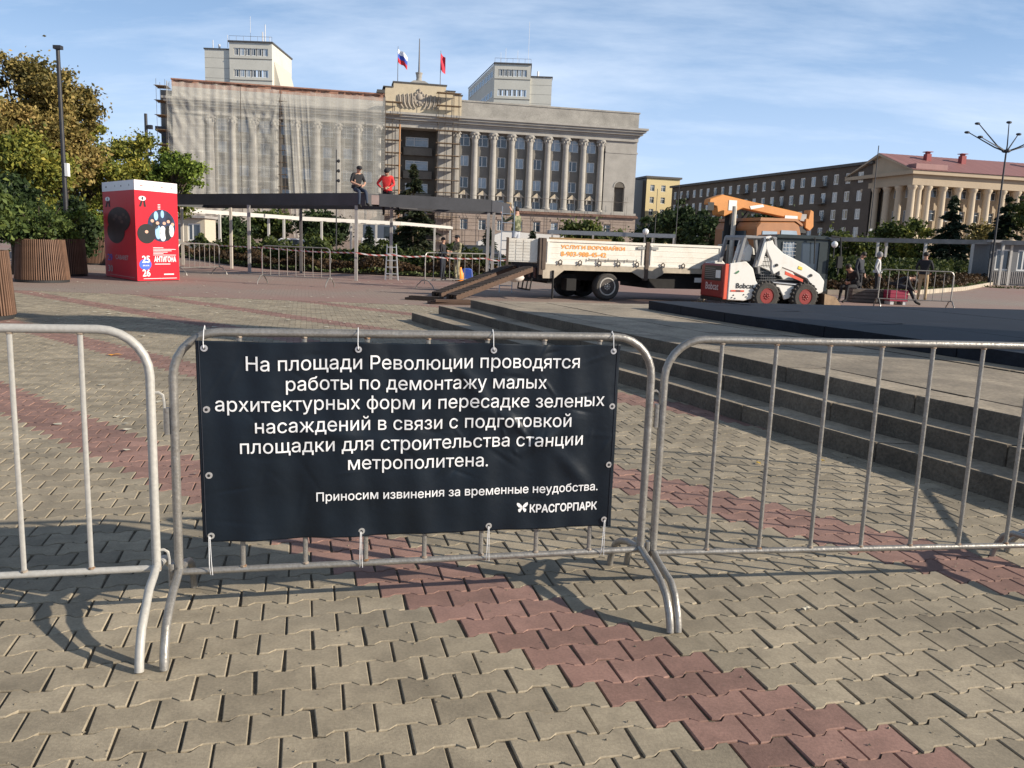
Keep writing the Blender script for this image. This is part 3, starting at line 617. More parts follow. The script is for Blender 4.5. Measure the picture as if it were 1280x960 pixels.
# ================================================================ PLANTERS WITH WOODEN SLATS
WOOD = mat('brown slat wood', (.17, .095, .06), .7, var=.3, scale=5, stretch=(6, 6, .8), fine=.2, island=.2)
LEAFG = leafmat('dark shrub leaf', (.025, .048, .013), (.12, .16, .04), (.20, .23, .05))
LEAFY = leafmat('yellow green leaf', (.06, .085, .015), (.30, .29, .055), (.48, .36, .06))
LEAFO = leafmat('autumn leaf', (.10, .09, .025), (.36, .27, .09), (.52, .36, .14))
LEAFB = leafmat('bright bush leaf', (.04, .075, .015), (.20, .27, .045), (.32, .35, .07))
def leaf_arrays(blobs, n, size, seed, flat=.9):
    rg = np.random.default_rng(seed); w_ = np.array([b[3]*b[4]*b[5] for b in blobs])**.7; w_ = w_/w_.sum()
    idx = rg.choice(len(blobs), n, p=w_); B = np.array(blobs)[idx]
    d = rg.normal(size=(n, 3)); d /= np.linalg.norm(d, axis=1)[:, None]; rad = (np.abs(rg.normal(0, .55, n))+.08+.22*(rg.uniform(0, 1, n) < .08))[:, None]
    c = B[:, :3]+d*rad*B[:, 3:6]
    u = rg.normal(size=(n, 3)); u /= np.linalg.norm(u, axis=1)[:, None]; v = np.cross(u, rg.normal(size=(n, 3))); v /= np.linalg.norm(v, axis=1)[:, None]
    s = (size*rg.uniform(.55, 1.35, n))[:, None]; w3 = np.cross(u, v)*s*.22
    V = np.stack([c-u*s, c-v*s*.55+w3, c+u*s, c+v*s*.55+w3], 1).reshape(-1, 3)
    F = np.arange(n*4).reshape(-1, 4); return V, F
def foliage(name, blobs, n, size, mt, seed, parent=None):
    V, F = leaf_arrays(blobs, n, size, seed); return obj(name, fastmesh(name, V, F, mt), parent)
def crown_blobs(cx, cy, cz, rx, ry, rz, n, rs, seed):
    rg = random.Random(seed); out = []
    while len(out) < n:
        p = Vector((rg.uniform(-1, 1), rg.uniform(-1, 1), rg.uniform(-1, 1)))
        if p.length > 1.06 or p.length < .25: continue
        r = rs*rg.choice((.4, .5, .65, .85, 1.05)); out.append((cx+p.x*rx, cy+p.y*ry, cz+p.z*rz, r, r, r*rg.uniform(.5, .85)))
    return out
def planter(loc, r0, r1, h, label, shrub, leafm, n, seed, sh=1.0, spread=1.25):
    t = empty('planter', loc, 0, label, 'planter', 'round planters clad in wooden slats')
    MB().lathe([(r0-.05, .0), (r0-.04, .06), (r1-.045, h-.03), (r1-.09, h-.03), (r1-.09, h-.12)], 32).build('inner_tub', DARK, t)
    MB().lathe([(r0-.01, 0), (r0+.0, .07), (r0-.03, .075)], 32).build('base_ring', mat('dark metal', (.03, .03, .03), .6), t)
    ns = int(2*pi*r0/.058); sl_ = MB().prism([(-.014, 0), (.014, 0), (.012, .045), (-.012, .045)], 0, h-.07, 'z').mesh('slat', WOOD)
    tilt = math.atan2(r0-r1, h)
    for k in range(ns):
        an = 2*pi*k/ns; o = obj('slat', sl_, t, (cos(an)*(r0-.03), sin(an)*(r0-.03), .07)); o.rotation_euler = Matrix.Rotation(an-pi/2, 3, 'Z').to_4x4().to_3x3().to_euler(); o.rotation_euler = (Matrix.Rotation(an-pi/2, 3, 'Z') @ Matrix.Rotation(tilt, 3, 'X')).to_euler()
    s = empty('shrub', loc, 0, shrub, 'shrub', 'shrubs growing in the slatted planters')
    foliage('foliage', crown_blobs(0, 0, h+.45*sh, r1*spread, r1*spread, .55*sh, 16, .42*sh, seed), n, .055, leafm, seed, s)
    m_ = MB()
    for k in range(6): a_ = k*1.05; m_.tube([(.05*cos(a_), .05*sin(a_), h-.1), (.3*cos(a_), .3*sin(a_), h+.4*sh), (.5*cos(a_)*spread, .5*sin(a_)*spread, h+.8*sh)], [.02, .014, .006], 5)
    m_.build('stems', mat('bark', (.06, .045, .03), .9, var=.3, scale=12), s)
pr = .68
p = G(-22, 400); planter((p.x-.36, p.y+.2, 0), pr, pr*.9, 1.12, 'nearest slatted planter, cut off by the left edge of the picture', 'dense dark shrub in the planter cut off by the left edge', LEAFG, 9000, 3, 1.0)
p = G(54, 354); planter((p.x-.42, p.y+.72, 0), pr+.02, pr*.88, 1.2, 'slatted planter standing between the pole and the left edge planter', 'dark green shrub in the planter below the tall pole', LEAFG, 9000, 4, 1.15)
p = G(85, 347); planter((p.x-.75, p.y+1.2, 0), pr, pr*.92, 1.2, 'slatted planter in deep shade just left of the red kiosk', 'bright yellow green shrub lit by the sun behind the shaded planter', LEAFB, 6000, 5, .95)
p = G(115, 331); planter((p.x, p.y+.7, 0), pr*1.15, pr*1.1, 1.25, 'farthest slatted planter seen right beside the red kiosk', 'small light green shrub in the farthest planter', LEAFB, 5000, 6, .9)
p = G(-60, 352); planter((p.x, p.y, 0), pr, pr*.9, 1.2, 'slatted planter wholly beyond the left edge behind the nearest one', 'dark shrub filling the left edge of the picture behind the nearest planter', LEAFG, 9000, 8, 1.4, 1.9)
# ================================================================ BUILDINGS
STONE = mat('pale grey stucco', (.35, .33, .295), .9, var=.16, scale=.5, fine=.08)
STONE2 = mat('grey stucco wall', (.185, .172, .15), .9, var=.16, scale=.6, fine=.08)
SANDST = mat('sand stone attic', (.52, .44, .31), .9, var=.1, scale=.8, fine=.08)
PINKST = mat('pinkish stone base', (.30, .24, .20), .9, var=.15, scale=1.2, fine=.12)
BRICK = mat('bare red brick parapet', (.30, .155, .105), .9, var=.3, scale=1.2, fine=.3)
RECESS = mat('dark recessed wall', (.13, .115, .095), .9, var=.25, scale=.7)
SCAF = mat('scaffold steel', (.12, .10, .085), .7, .3, var=.3, scale=3)
PLANK = mat('scaffold plank', (.25, .16, .08), .9, var=.3, scale=3)
ROOFM = mat('dark roof sheet', (.07, .065, .06), .6, var=.2)

def wall_open(W0, W1, Z0, Z1, ops, depth, y=0.0, mi=0, rev=None):
    """a wall sheet with real openings: the grid cells inside an opening are left out and reveals are added"""
    us = sorted({W0, W1} | {round(v, 3) for o in ops for v in (o[0], o[1])}); zs = sorted({Z0, Z1} | {round(v, 3) for o in ops for v in (o[2], o[3])})
    m_ = MB()
    for a, b in zip(us, us[1:]):
        for c, d in zip(zs, zs[1:]):
            um, zm = (a+b)/2, (c+d)/2
            if any(o[0] < um < o[1] and o[2] < zm < o[3] for o in ops): continue
            m_.add([(a, y, c), (b, y, c), (b, y, d), (a, y, d)], [(0, 1, 2, 3)], mi)
    for a, b, c, d in ops:
        for p, q in (((a, c), (b, c)), ((b, c), (b, d)), ((b, d), (a, d)), ((a, d), (a, c))):
            m_.add([(p[0], y, p[1]), (q[0], y, q[1]), (q[0], y+depth, q[1]), (p[0], y+depth, p[1])], [(0, 1, 2, 3)], mi)
    return m_
_W = {}
def window_mesh(w_, h_, arch=False, kind=0):
    k = (round(w_, 2), round(h_, 2), arch, kind)
    if k in _W: return _W[k]
    t = .11 if kind != 3 else .22; f = MB()
    f.box(0, t, -.03, .03, 0, h_); f.box(w_-t, w_, -.03, .03, 0, h_); f.box(t, w_-t, -.03, .03, 0, t); f.box(t, w_-t, -.03, .03, h_-t, h_)
    if kind != 2: f.box(w_*.38-t/2, w_*.38+t/2, -.025, .025, t, h_-t)
    if kind == 1: f.box(t, w_-t, -.022, .022, h_*.68, h_*.68+t*.7)
    p = MB().box(t*.5, w_-t*.5, -.006, .006, t*.5, h_-t*.5)
    _W[k] = (f.mesh('window', WFRAME), p.mesh('pane', GLASS), p.mesh('pane', GLASSL)); return _W[k]
def window(parent, x, z, w_, h_, y=.18, kind=0, bright=None, rz=0, loc=None):
    wm = window_mesh(w_, h_, False, kind); o = obj('window', wm[0], parent, (x, y, z) if loc is None else loc, rz)
    obj('pane', wm[2] if (bright if bright is not None else random.random() < .45) else wm[1], o); return o

# ---------------------------------------------------------------- administration building
adm = empty('administration_building', (-54.796, 135, 0), R_(12.017), 'huge grey columned building with a stepped central attic, its left half wrapped in netting', 'building')
ucols = [44.9+3.2*k for k in range(9)]; ucl = [5.5+3.3*k for k in range(9)]
ubay = [(a+b)/2 for a, b in zip(ucols, ucols[1:])]; ubl = [(a+b)/2 for a, b in zip(ucl, ucl[1:])]
ops = []; wins = []
for u in ubay+ubl:
    for z0, h in ((18.0, 2.0), (14.7, 1.75), (11.1, 1.8), (7.95, 1.35)):
        ww = 1.7 if z0 == 18.0 else 1.45; ops.append((u-ww/2, u+ww/2, z0, z0+h)); wins.append((u-ww/2, z0, ww, h))
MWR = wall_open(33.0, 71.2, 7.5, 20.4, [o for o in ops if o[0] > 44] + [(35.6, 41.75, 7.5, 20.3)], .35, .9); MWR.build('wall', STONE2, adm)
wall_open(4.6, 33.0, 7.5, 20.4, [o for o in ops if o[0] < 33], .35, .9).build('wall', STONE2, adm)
m_ = MB(); m_.box(71.2, 77, 0.02, 3, 7.5, 21.3); m_.box(71.2, 77.15, -.06, .02, 18.2, 18.5); m_.box(-.1, 4.6, .02, 3, 7.5, 21.3)
ad_arch = (73.2, 75.1)
m_ = MB(); ms = wall_open(71.2, 77, 7.5, 21.3, [(73.2, 75.1, 8.2, 12.4)], .8, 0); ms.add([(73.2, .8, 8.2), (75.1, .8, 8.2), (75.1, .8, 12.4), (73.2, .8, 12.4)], [(0, 1, 2, 3)], 1)
ms.add([(77, 0, 7.5), (77, 20, 7.5), (77, 20, 21.3), (77, 0, 21.3)], [(0, 1, 2, 3)]); ms.add([(71.2, 0, 7.5), (71.2, .9, 7.5), (71.2, .9, 21.3), (71.2, 0, 21.3)], [(0, 1, 2, 3)])
ms.box(71.25, 77.15, -.08, -.01, 18.2, 18.5)
for k in range(8):                                                      # arch head of the blind niche: proud voussoir fillers
    a0, a1 = pi*k/8, pi*(k+1)/8; cx, cz, r = 74.15, 12.4, .95
    ms.prism([(cx+r*cos(a0), cz+r*sin(a0)), (cx+(r+.22)*cos(a0), cz+(r+.22)*sin(a0)), (cx+(r+.22)*cos(a1), cz+(r+.22)*sin(a1)), (cx+r*cos(a1), cz+r*sin(a1))], -.08, .04)
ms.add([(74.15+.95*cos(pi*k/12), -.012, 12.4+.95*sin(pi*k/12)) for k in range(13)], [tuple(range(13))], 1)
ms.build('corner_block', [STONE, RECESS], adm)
MB().box(-.1, 4.6, 0, 3, 7.5, 21.3).build('corner_block', STONE, adm)
for x, z, w_, h in wins: window(adm, x, z, w_, h, y=1.1, kind=1 if h > 1.8 else 0)
# arched heads over the top windows, small pediments over the lowest ones
hd = MB(); pts = [(-.95, 0)]+[(-.85*cos(pi*k/8), 1.15*sin(pi*k/8)*.8) for k in range(9)]+[(.95, 0), (.95, 1.3), (-.95, 1.3)]
hdm = hd.prism(pts, 0, .16).mesh('window_head', STONE2)
pdm = MB().prism([(-.85, 0), (.85, 0), (0, .75)], -.25, .12).mesh('window_pediment', mat('pale sandstone trim', (.50, .42, .31), .85, var=.12, scale=2)); pds = MB().box(-.6, -.35, -.2, .1, -.75, 0).box(.35, .6, -.2, .1, -.75, 0).box(-.9, .9, -.3, .12, -.1, 0.02).mesh('pediment_bracket', STONE)
for u in ubay:
    obj('window_head', hdm, adm, (u, .72, 19.15)); obj('window_pediment', pdm, adm, (u, .74, 9.95)); obj('pediment_bracket', pds, adm, (u, .76, 9.95))
# half columns with flared capitals
prof = [(.75, 0), (.75, .25), (.6, .35), (.56, .5), (.57, 4), (.53, 8), (.49, 10.4), (.54, 10.5), (.52, 10.7), (.58, 11.1), (.64, 11.35), (.62, 11.5), (.74, 11.85), (.86, 12.05), (.86, 12.25)]
cm = MB().lathe(prof, 16); 
for k in range(8):
    a = 2*pi*k/8; cm.ball((.66*cos(a), .66*sin(a), 11.45), .16, .16, .28, 6); cm.ball((.78*cos(a+.39), .78*sin(a+.39), 11.9), .17, .17, .17, 6)
cm = cm.mesh('column', STONE, smooth=True)
for u in ucols+ucl: obj('column', cm, adm, (u, .35, 8.0))
# entablature, cornice, parapet
m_ = MB(); m_.box(-.1, 77.05, -.35, 3, 20.26, 21.3); m_.box(-.2, 77.2, -.55, 3, 21.0, 21.32); m_.build('entablature', STONE, adm)
m_ = MB(); m_.box(-.6, 77.6, -1.1, 3, 21.33, 21.75); m_.box(-1.1, 78.0, -1.5, 3, 21.752, 22.1); m_.box(-1.4, 78.3, -1.8, 3, 22.102, 22.45); m_.build('cornice', STONE, adm)
m_ = MB(); m_.box(45.5, 77.05, 0, 3, 22.452, 25.05); m_.box(45.4, 77.2, -.12, 3.1, 25.052, 25.3); m_.build('parapet', mat('weathered parapet', (.32, .30, .265), .95, var=.28, scale=.35, fine=.15), adm)
m_ = MB(); m_.box(-.1, 33, 0, 3, 22.452, 24.2); m_.build('parapet', STONE, adm)
m_ = MB(); m_.box(-.1, 33, 0, 3, 24.202, 25.2); m_.box(-.2, 33, -.1, 3.1, 25.202, 25.4); m_.build('brick_parapet', BRICK, adm)
dk = MB()
rgd = random.Random(3)
for k in range(60): u = rgd.uniform(0, 32); dk.box(u, u+rgd.uniform(.3, 1.3), -.13, -.1, 25.1-rgd.uniform(0, .25), 25.2)
dk.build('brick_loss', mat('dark broken brick', (.08, .04, .03), .9), adm)
# base storey
gops = [(u-.65, u+.65, 4.0, 5.8) for u in [46.5+3.2*k for k in range(9)]]
m_ = wall_open(33, 77.3, 0, 7.1, gops+[(36, 41.5, 0, 6.6)], .4, -.4); m_.add([(77.3, -.4, 0), (77.3, 20, 0), (77.3, 20, 7.1), (77.3, -.4, 7.1)], [(0, 1, 2, 3)]); m_.box(-.3, 33, -.4, 1, 0, 7.1); m_.build('base_storey', PINKST, adm)
for o in gops: window(adm, o[0], o[2], 1.3, 1.8, y=-.1, kind=0); MB().prism([(o[0]-.15, 5.95), (o[1]+.15, 5.95), (o[1]+.05, 6.3), (o[0]-.05, 6.3)], -.5, -.41).build('keystone', PINKST, adm)
for zz in (1.0, 2.0, 3.0, 4.0, 5.2, 6.3): MB().box(33, 77.3, -.44, -.405, zz, zz+.05).build('joint_band', mat('shadow joint', (.2, .15, .12), .9), adm)
m_ = MB(); m_.box(33, 77.6, -.9, 1, 7.102, 7.35); m_.box(33, 77.5, -.75, 1, 7.352, 7.55); m_.build('ledge', mat('rusty ledge sheet', (.16, .09, .065), .8, var=.3, scale=2), adm)
m_ = MB(); m_.box(33, 77.3, -.45, .9, 7.552, 7.95); m_.build('column_plinth', STONE, adm)
# portal: pilasters, deep recess with balconies, stepped attic with relief
for a, b in ((33.0, 35.55), (41.8, 44.1)): MB().box(a, b, -.25, 3, 7.552, 20.26).build('portal_pilaster', STONE, adm)
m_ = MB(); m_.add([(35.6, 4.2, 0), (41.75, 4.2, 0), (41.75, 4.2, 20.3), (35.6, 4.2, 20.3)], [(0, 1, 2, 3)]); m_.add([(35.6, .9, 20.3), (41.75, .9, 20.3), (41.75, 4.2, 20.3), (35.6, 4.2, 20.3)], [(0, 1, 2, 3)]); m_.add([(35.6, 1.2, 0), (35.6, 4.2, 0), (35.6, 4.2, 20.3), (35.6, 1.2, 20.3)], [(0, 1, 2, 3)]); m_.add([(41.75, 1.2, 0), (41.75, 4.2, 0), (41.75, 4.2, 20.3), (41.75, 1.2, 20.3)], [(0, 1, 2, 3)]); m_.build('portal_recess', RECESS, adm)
for z in (17.9, 14.0, 10.2, 6.2): window(adm, 36.7, z-.2, 3.9, 1.55, y=4.1, kind=1, bright=True); MB().box(36.3, 41.2, 3.3, 4.15, z-1.7, z-.4).build('balcony', STONE2, adm)
att = [(32.9, 22.46), (45.6, 22.46), (45.6, 25.9), (44.4, 25.9), (44.4, 26.45), (42.95, 26.45), (42.95, 27.25), (34.3, 27.25), (34.3, 26.45), (33.0, 26.45), (32.9, 25.9)]
MB().prism(att, -.15, 3.2).build('attic', SANDST, adm)
m_ = MB(); m_.box(34.15, 43.1, -.3, 3.4, 27.252, 27.45); m_.box(32.6, 34.28, -.3, 3.4, 26.452, 26.6); m_.box(42.97, 44.55, -.3, 3.4, 26.452, 26.6); m_.box(44.42, 45.8, -.3, 3.4, 25.902, 26.05); m_.box(31.6, 32.88, -.3, 3.4, 25.45, 25.95); m_.build('attic_coping', ROOFM, adm)
RELIEF = mat('relief stone', (.36, .31, .25), .9, var=.12, scale=3)
for s in (-1, 1):                                                        # draped relief bands either side of the shield
    for k in range(4):
        x0 = s*(1.15+.68*k); h0 = 25.75-.10*k
        MB().tube([(38.55+x0+s*.12, -.2, h0), (38.55+x0, -.3, h0-.6), (38.55+x0-s*.02, -.3, 24.3), (38.55+x0-s*.18, -.32, 23.75), (38.55+x0-s*.55, -.28, 23.3)], [.13, .17, .17, .16, .10], 7).build('relief_band', RELIEF, adm, smooth=True)
        MB().tube([(38.55+x0+s*.42, -.2, h0-.15), (38.55+x0+s*.33, -.28, h0-.7), (38.55+x0+s*.30, -.28, 24.4), (38.55+x0+s*.1, -.3, 23.8)], [.07, .09, .09, .07], 6).build('relief_band', RELIEF, adm, smooth=True)
m_ = MB(); m_.prism([(38.55+.95*sin(2*pi*k/14)*(1 if cos(2*pi*k/14) < .4 else .95), 24.95+1.25*cos(2*pi*k/14)) for k in range(14)], -.36, -.1); m_.ball((38.55, -.4, 25.2), .5, .18, .55, 10); m_.ball((38.55, -.4, 24.3), .34, .16, .3, 10)
for k in range(12): m_.ball((38.55+.85*sin(2*pi*k/12), -.36, 24.95+1.1*cos(2*pi*k/12)), .17, .15, .2, 6)
m_.ball((38.55, -.3, 26.35), .28, .15, .22, 6); m_.build('relief_shield', RELIEF, adm, smooth=True)
m_ = MB(); m_.prism([(36.9, 27.46), (40.1, 27.46), (39.4, 27.85), (37.6, 27.85)], 0, 1.6); m_.lathe([(.55, 27.86), (.42, 28.3), (.5, 28.9), (.62, 29.2), (.5, 29.25)], 12, (38.5, .8, 0)); m_.build('finial', STONE, adm)
MB().tube([(38.5, .8, 29.2), (38.5, .8, 34.6)], [.16, .07], 8).build('spire_pole', mat('pole steel', (.10, .10, .11), .5, .4), adm)
MB().box(-2.6, 77, 4.4, 20, .1, 24.2).build('rear_block', STONE2, adm)
# dark corner piece with projecting cornices at the left end
m_ = MB(); m_.box(-2.4, -.12, 3, 9, 0, 17.6); m_.box(-3.2, -.12, 2.4, 9.5, 17.602, 18.3); m_.box(-2.9, -.12, 2.6, 9.2, 14.2, 14.7); m_.build('side_wing', mat('dark slate stone', (.075, .08, .09), .9, var=.2, scale=1), adm)
# flags
def flag(u, zt, cols, lab, droop):
    t = empty('flag', adm.matrix_basis @ Vector((u, .8, 27.4)) if False else (-54.796+u*cos(R_(12.017))-.8*sin(R_(12.017)), 135+u*sin(R_(12.017))+.8*cos(R_(12.017)), 27.4), 0, lab, 'flag', 'flags on the central attic')
    MB().tube([(0, 0, 0), (0, 0, zt-27.4)], [.07, .04], 6).build('pole', mat('pole steel', (.10, .10, .11), .5, .4), t)
    n, k2 = 12, 6; H_ = zt-27.4-.3; Wd, Hd = (1.55, 2.1) if not droop else (.8, 2.6)
    for ci, c in enumerate(cols):
        V = []; F = []
        for j in range(k2+1):
            for i in range(n+1):
                x = Wd*i/n; z = H_-Hd*(ci+j/k2)/len(cols)-(.75*x if not droop else 1.1*x)-.12*sin(x*5)
                V.append((x, .16*sin(x*6+z*1.2), z))
        F = [(j*(n+1)+i, j*(n+1)+i+1, (j+1)*(n+1)+i+1, (j+1)*(n+1)+i) for j in range(k2) for i in range(n)]
        MB().add(V, F).build('flag_cloth', mat('flag %d %d' % (int(c[0]*99), int(c[2]*99)), c, .8, var=.05), t, smooth=True)
flag(35.0, 33.1, [(.8, .8, .82), (.04, .09, .42), (.62, .03, .04)], 'white, blue and red striped flag on the left pole of the attic', False)
flag(42.05, 33.0, [(.55, .03, .06)], 'dark red flag drooping from the right pole of the attic', True)

# netting over the left wing: draped sheets with folds, a gap between two of them
net = empty('facade_netting', adm.location, adm.rotation_euler.z, 'beige grey construction netting hung in folds over the left wing of the columned building', 'netting')
NET = bpy.data.materials.new('netting'); NET.use_nodes = True
def _net():
    t = NET.node_tree; b = t.nodes['Principled BSDF']; b.inputs['Roughness'].default_value = .9
    tcn = N(t, 'ShaderNodeTexCoord'); mpn = N(t, 'ShaderNodeMapping'); mpn.inputs['Scale'].default_value = (.6, .6, 3.0); t.links.new(tcn.outputs['Object'], mpn.inputs[0])
    ns = N(t, 'ShaderNodeTexNoise'); ns.inputs['Scale'].default_value = .8; ns.inputs['Detail'].default_value = 8; t.links.new(mpn.outputs[0], ns.inputs['Vector'])
    rp = N(t, 'ShaderNodeValToRGB'); e = rp.color_ramp.elements; e[0].position = .3; e[1].position = .72; e[0].color = (.46, .445, .39, 1); e[1].color = (.72, .70, .62, 1); t.links.new(ns.outputs['Fac'], rp.inputs[0]); t.links.new(rp.outputs[0], b.inputs['Base Color'])
    br = N(t, 'ShaderNodeTexBrick'); br.offset = 0; br.inputs['Scale'].default_value = 1; br.inputs['Brick Width'].default_value = 1.15; br.inputs['Row Height'].default_value = 2.05; br.inputs['Mortar Size'].default_value = .035
    br.inputs['Color1'].default_value = (.30, .30, .30, 1); br.inputs['Color2'].default_value = (.36, .36, .36, 1); br.inputs['Mortar'].default_value = (.50, .50, .50, 1)
    sp = N(t, 'ShaderNodeSeparateXYZ'); cb = N(t, 'ShaderNodeCombineXYZ'); t.links.new(tcn.outputs['Object'], sp.inputs[0]); t.links.new(sp.outputs[0], cb.inputs[0]); t.links.new(sp.outputs[2], cb.inputs[1]); t.links.new(cb.outputs[0], br.inputs['Vector'])
    t.links.new(br.outputs[0], b.inputs['Alpha'])
_net()
def sheet(u0, u1, z0, z1, fn, name='net_sheet', nu=90, nz_=60, left=None, right=None):
    V = []
    for j in range(nz_+1):
        v = j/nz_; z = z0+(z1-z0)*v
        a = u0+(left(v) if left else 0); b = u1+(right(v) if right else 0)
        for i in range(nu+1):
            u = a+(b-a)*i/nu; V.append((u, -2.1-fn(u, v), z-(.12*abs(sin((u-u0)*1.3)) if j == nz_ else 0)))
    F = np.array([(j*(nu+1)+i, j*(nu+1)+i+1, (j+1)*(nu+1)+i+1, (j+1)*(nu+1)+i) for j in range(nz_) for i in range(nu)])
    me = fastmesh(name, np.array(V), F, NET); me.polygons.foreach_set('use_smooth', [True]*len(me.polygons)); return obj(name, me, net)
def fold(u, v, u0, u1, amp):          # folds fan out from the upper corners
    d = 0
    for c, sg in ((u0, 1), (u1, -1)):
        an = math.atan2((1.02-v)*24, abs(u-c)+.15); rr = math.hypot((1.02-v)*24, u-c)
        d += amp*max(0, sin(an*26*1.0+c))*min(1, rr/6)*math.exp(-rr/17)
    return d+.05*sin(u*5)+.04*sin(v*60)
sheet(-.5, 10.35, 1.5, 24.6, lambda u, v: .15+fold(u, v, -.5, 14, .12)+.06*sin(u*2.1+.6*sin(u*.8))+.24*max(0, sin((24.6*v+2.1*u-.05*u*u)*1.25))*math.exp(-(u+.5)/4.0)*(v < .93)+.25*max(0, sin(v*9+u*.9))*(1-v)*math.exp(-(u+.5)/5), nu=120, nz_=90)
sheet(10.45, 16.3, 1.5, 24.5, lambda u, v: .05+fold(u, v, 10.4, 16.3, .14)+.07*sin(u*4.3)*(1-v), nu=80, nz_=80, right=lambda v: -.35*(1-v)**.7)
sheet(16.6, 21.0, 1.5, 24.3, lambda u, v: .1+.18*max(0, sin((u-16.6)*7-(1-v)*9))*(1-v)**.5, nu=80, nz_=80, left=lambda v: .1+3.2*max(0, (.93-v))**1.4*0.6, right=lambda v: .0)
sheet(21.0, 32.85, 1.5, 24.5, lambda u, v: .06+.05*sin(u*2.7)+.03*sin(v*50), nu=60, nz_=40)
m_ = MB()
for u in (10.4, 16.45, 32.85, -.45): m_.tube([(u, -2.05, .2), (u, -2.05, 24.6)], .05, 5)
m_.build('net_edge_pole', SCAF, net)

# scaffolding bays
def scaffold(us_, z0, z1, dz, y0, y1, label, planks=True, r=.035, lean=False):
    t = empty('scaffolding', adm.location, adm.rotation_euler.z, label, 'scaffolding', 'scaffolding on the columned building')
    st = MB(); st2 = MB()
    for u in us_:
        for y in (y0, y1): MB().tube([(u, y, 0.02), (u, y, z1)], r, 5).build('standard', SCAF, t)
    z = z0; k = 0
    while z < z1:
        for y in (y0, y1): MB().tube([(us_[0]-.4, y, z), (us_[-1]+.4, y, z)], r*.8, 5).build('ledger', SCAF, t)
        if planks: MB().box(us_[0]-.3, us_[-1]+.3, y0+.05, y1-.05, z+.03, z+.09).build('plank', PLANK, t)
        z += dz; k += 1
    return t
scaffold([32.95, 34.1, 35.3], 1.9, 24, 2.0, -2.0, -.6, 'scaffolding tower climbing the left pilaster of the portal')
MB().tube([(35.2, -2.1, 0.02), (35.25, -2.1, 20.4)], .13, 8).build('rubbish_chute', mat('orange rust tube', (.42, .2, .08), .8, var=.2), bpy.data.objects['scaffolding'])
scaffold([41.6, 42.8, 44.1, 45.0], 1.9, 26, 2.0, -2.0, -.7, 'scaffolding tower climbing the right pilaster of the portal')
scaffold([46+2.4*k for k in range(13)], 1.9, 10.6, 3.9, -2.6, -1.6, 'low thin scaffolding running along the right wing base', planks=False, r=.022)
scaffold([-2.2, -.9], 2, 25, 2.2, -1.0, 2, 'narrow scaffolding at the far left corner of the wrapped wing', r=.03)
scaffold([16.2, 17.0], 2, 23.5, 1.9, -1.1, -.5, 'scaffolding showing through the gap in the netting')

# ---------------------------------------------------------------- panel towers behind
PANEL = mat('white panel tower', (.58, .56, .49), .85, var=.08, scale=.2, fine=.04)
def rooftop(t, spots):
    for (x, y, z, h, r) in spots: MB().tube([(x, y, z), (x, y, z+h)], r, 6).build('antenna', mat('pale antenna', (.6, .6, .6), .5), t)
def strip_windows(t, x0, x1, z, h, n, y=-.02, xaxis=True):
    for k in range(n):
        w_ = (x1-x0)/n
        window(t, x0+k*w_+.1, z, w_-.2, h, y=y, kind=0)
A = AT(256, 62, 172); B = AT(343, 66, 172); hA = A.z; K = 172/FPX
def tower(px0, px1, px2, ptop_low, ptop_high, Y, flip, label):
    """px0..px1 low block, px1..px2 window block"""
    x0, x1, x2 = [AT(p, 100, Y).x for p in (px0, px1, px2)]
    t = empty('panel_tower', (min(x0, x2), Y, 0), 0, label, 'building', 'white panel towers rising behind the columned building')
    b = min(x0, x2); zl = AT((px0+px1)/2, ptop_low, Y).z; zh = AT((px1+px2)/2, ptop_high, Y).z
    la, lb = sorted((x0-b, x1-b)); ha, hb = sorted((x1-b, x2-b))
    MB().box(la, lb, 0, 14, 0, zl).build('wall', PANEL, t)
    ww = []
    for k in range(5): ww.append((ha+.8, hb-.8, zh-2.45-k*4.05, zh-1.05-k*4.05))
    m_ = wall_open(ha, hb, 0, zh, ww, .3, -.35)
    for yy0 in (0,): m_.add([(ha, -.35, 0), (ha, 14, 0), (ha, 14, zh), (ha, -.35, zh)], [(0, 1, 2, 3)]); m_.add([(hb, -.35, 0), (hb, 14, 0), (hb, 14, zh), (hb, -.35, zh)], [(0, 1, 2, 3)]); m_.add([(ha, -.35, zh), (hb, -.35, zh), (hb, 14, zh), (ha, 14, zh)], [(0, 1, 2, 3)])
    m_.build('wall', PANEL, t)
    for w_ in ww: strip_windows(t, w_[0], w_[1], w_[2], w_[3]-w_[2], 6, y=-.2)
    for k in range(5): MB().box(ha-.03, hb+.03, -.42, -.352, zh-3.1-k*4.05, zh-2.95-k*4.05).build('panel_joint', STONE2, t)
    for z in np.arange(zl-1.6, 20, -1.9): MB().box(la, lb, -.012, 0.0, z, z+.05).build('panel_joint', STONE2, t)
    m_ = MB(); m_.box(la-.15, lb+.15, -.15, 14.1, zl, zl+.25); m_.box(ha-.2, hb+.2, -.6, 14.2, zh, zh+.3); m_.build('roof_edge', ROOFM, t)
    for z0, a_, b_ in ((zh+.3, ha, hb),):
        m_ = MB(); m_.tube([(a_, -.3, z0+.9), (b_, -.3, z0+.9)], .03, 4)
        for k in range(7): x = a_+(b_-a_)*k/6; m_.tube([(x, -.3, z0), (x, -.3, z0+.9)], .025, 4)
        m_.build('roof_railing', SCAF, t)
    return t, la, lb, ha, hb, zl, zh
t, la, lb, ha, hb, zl, zh = tower(256.5, 288, 341, 62, 54, 172, False, 'white panel tower behind the netted wing, on the left')
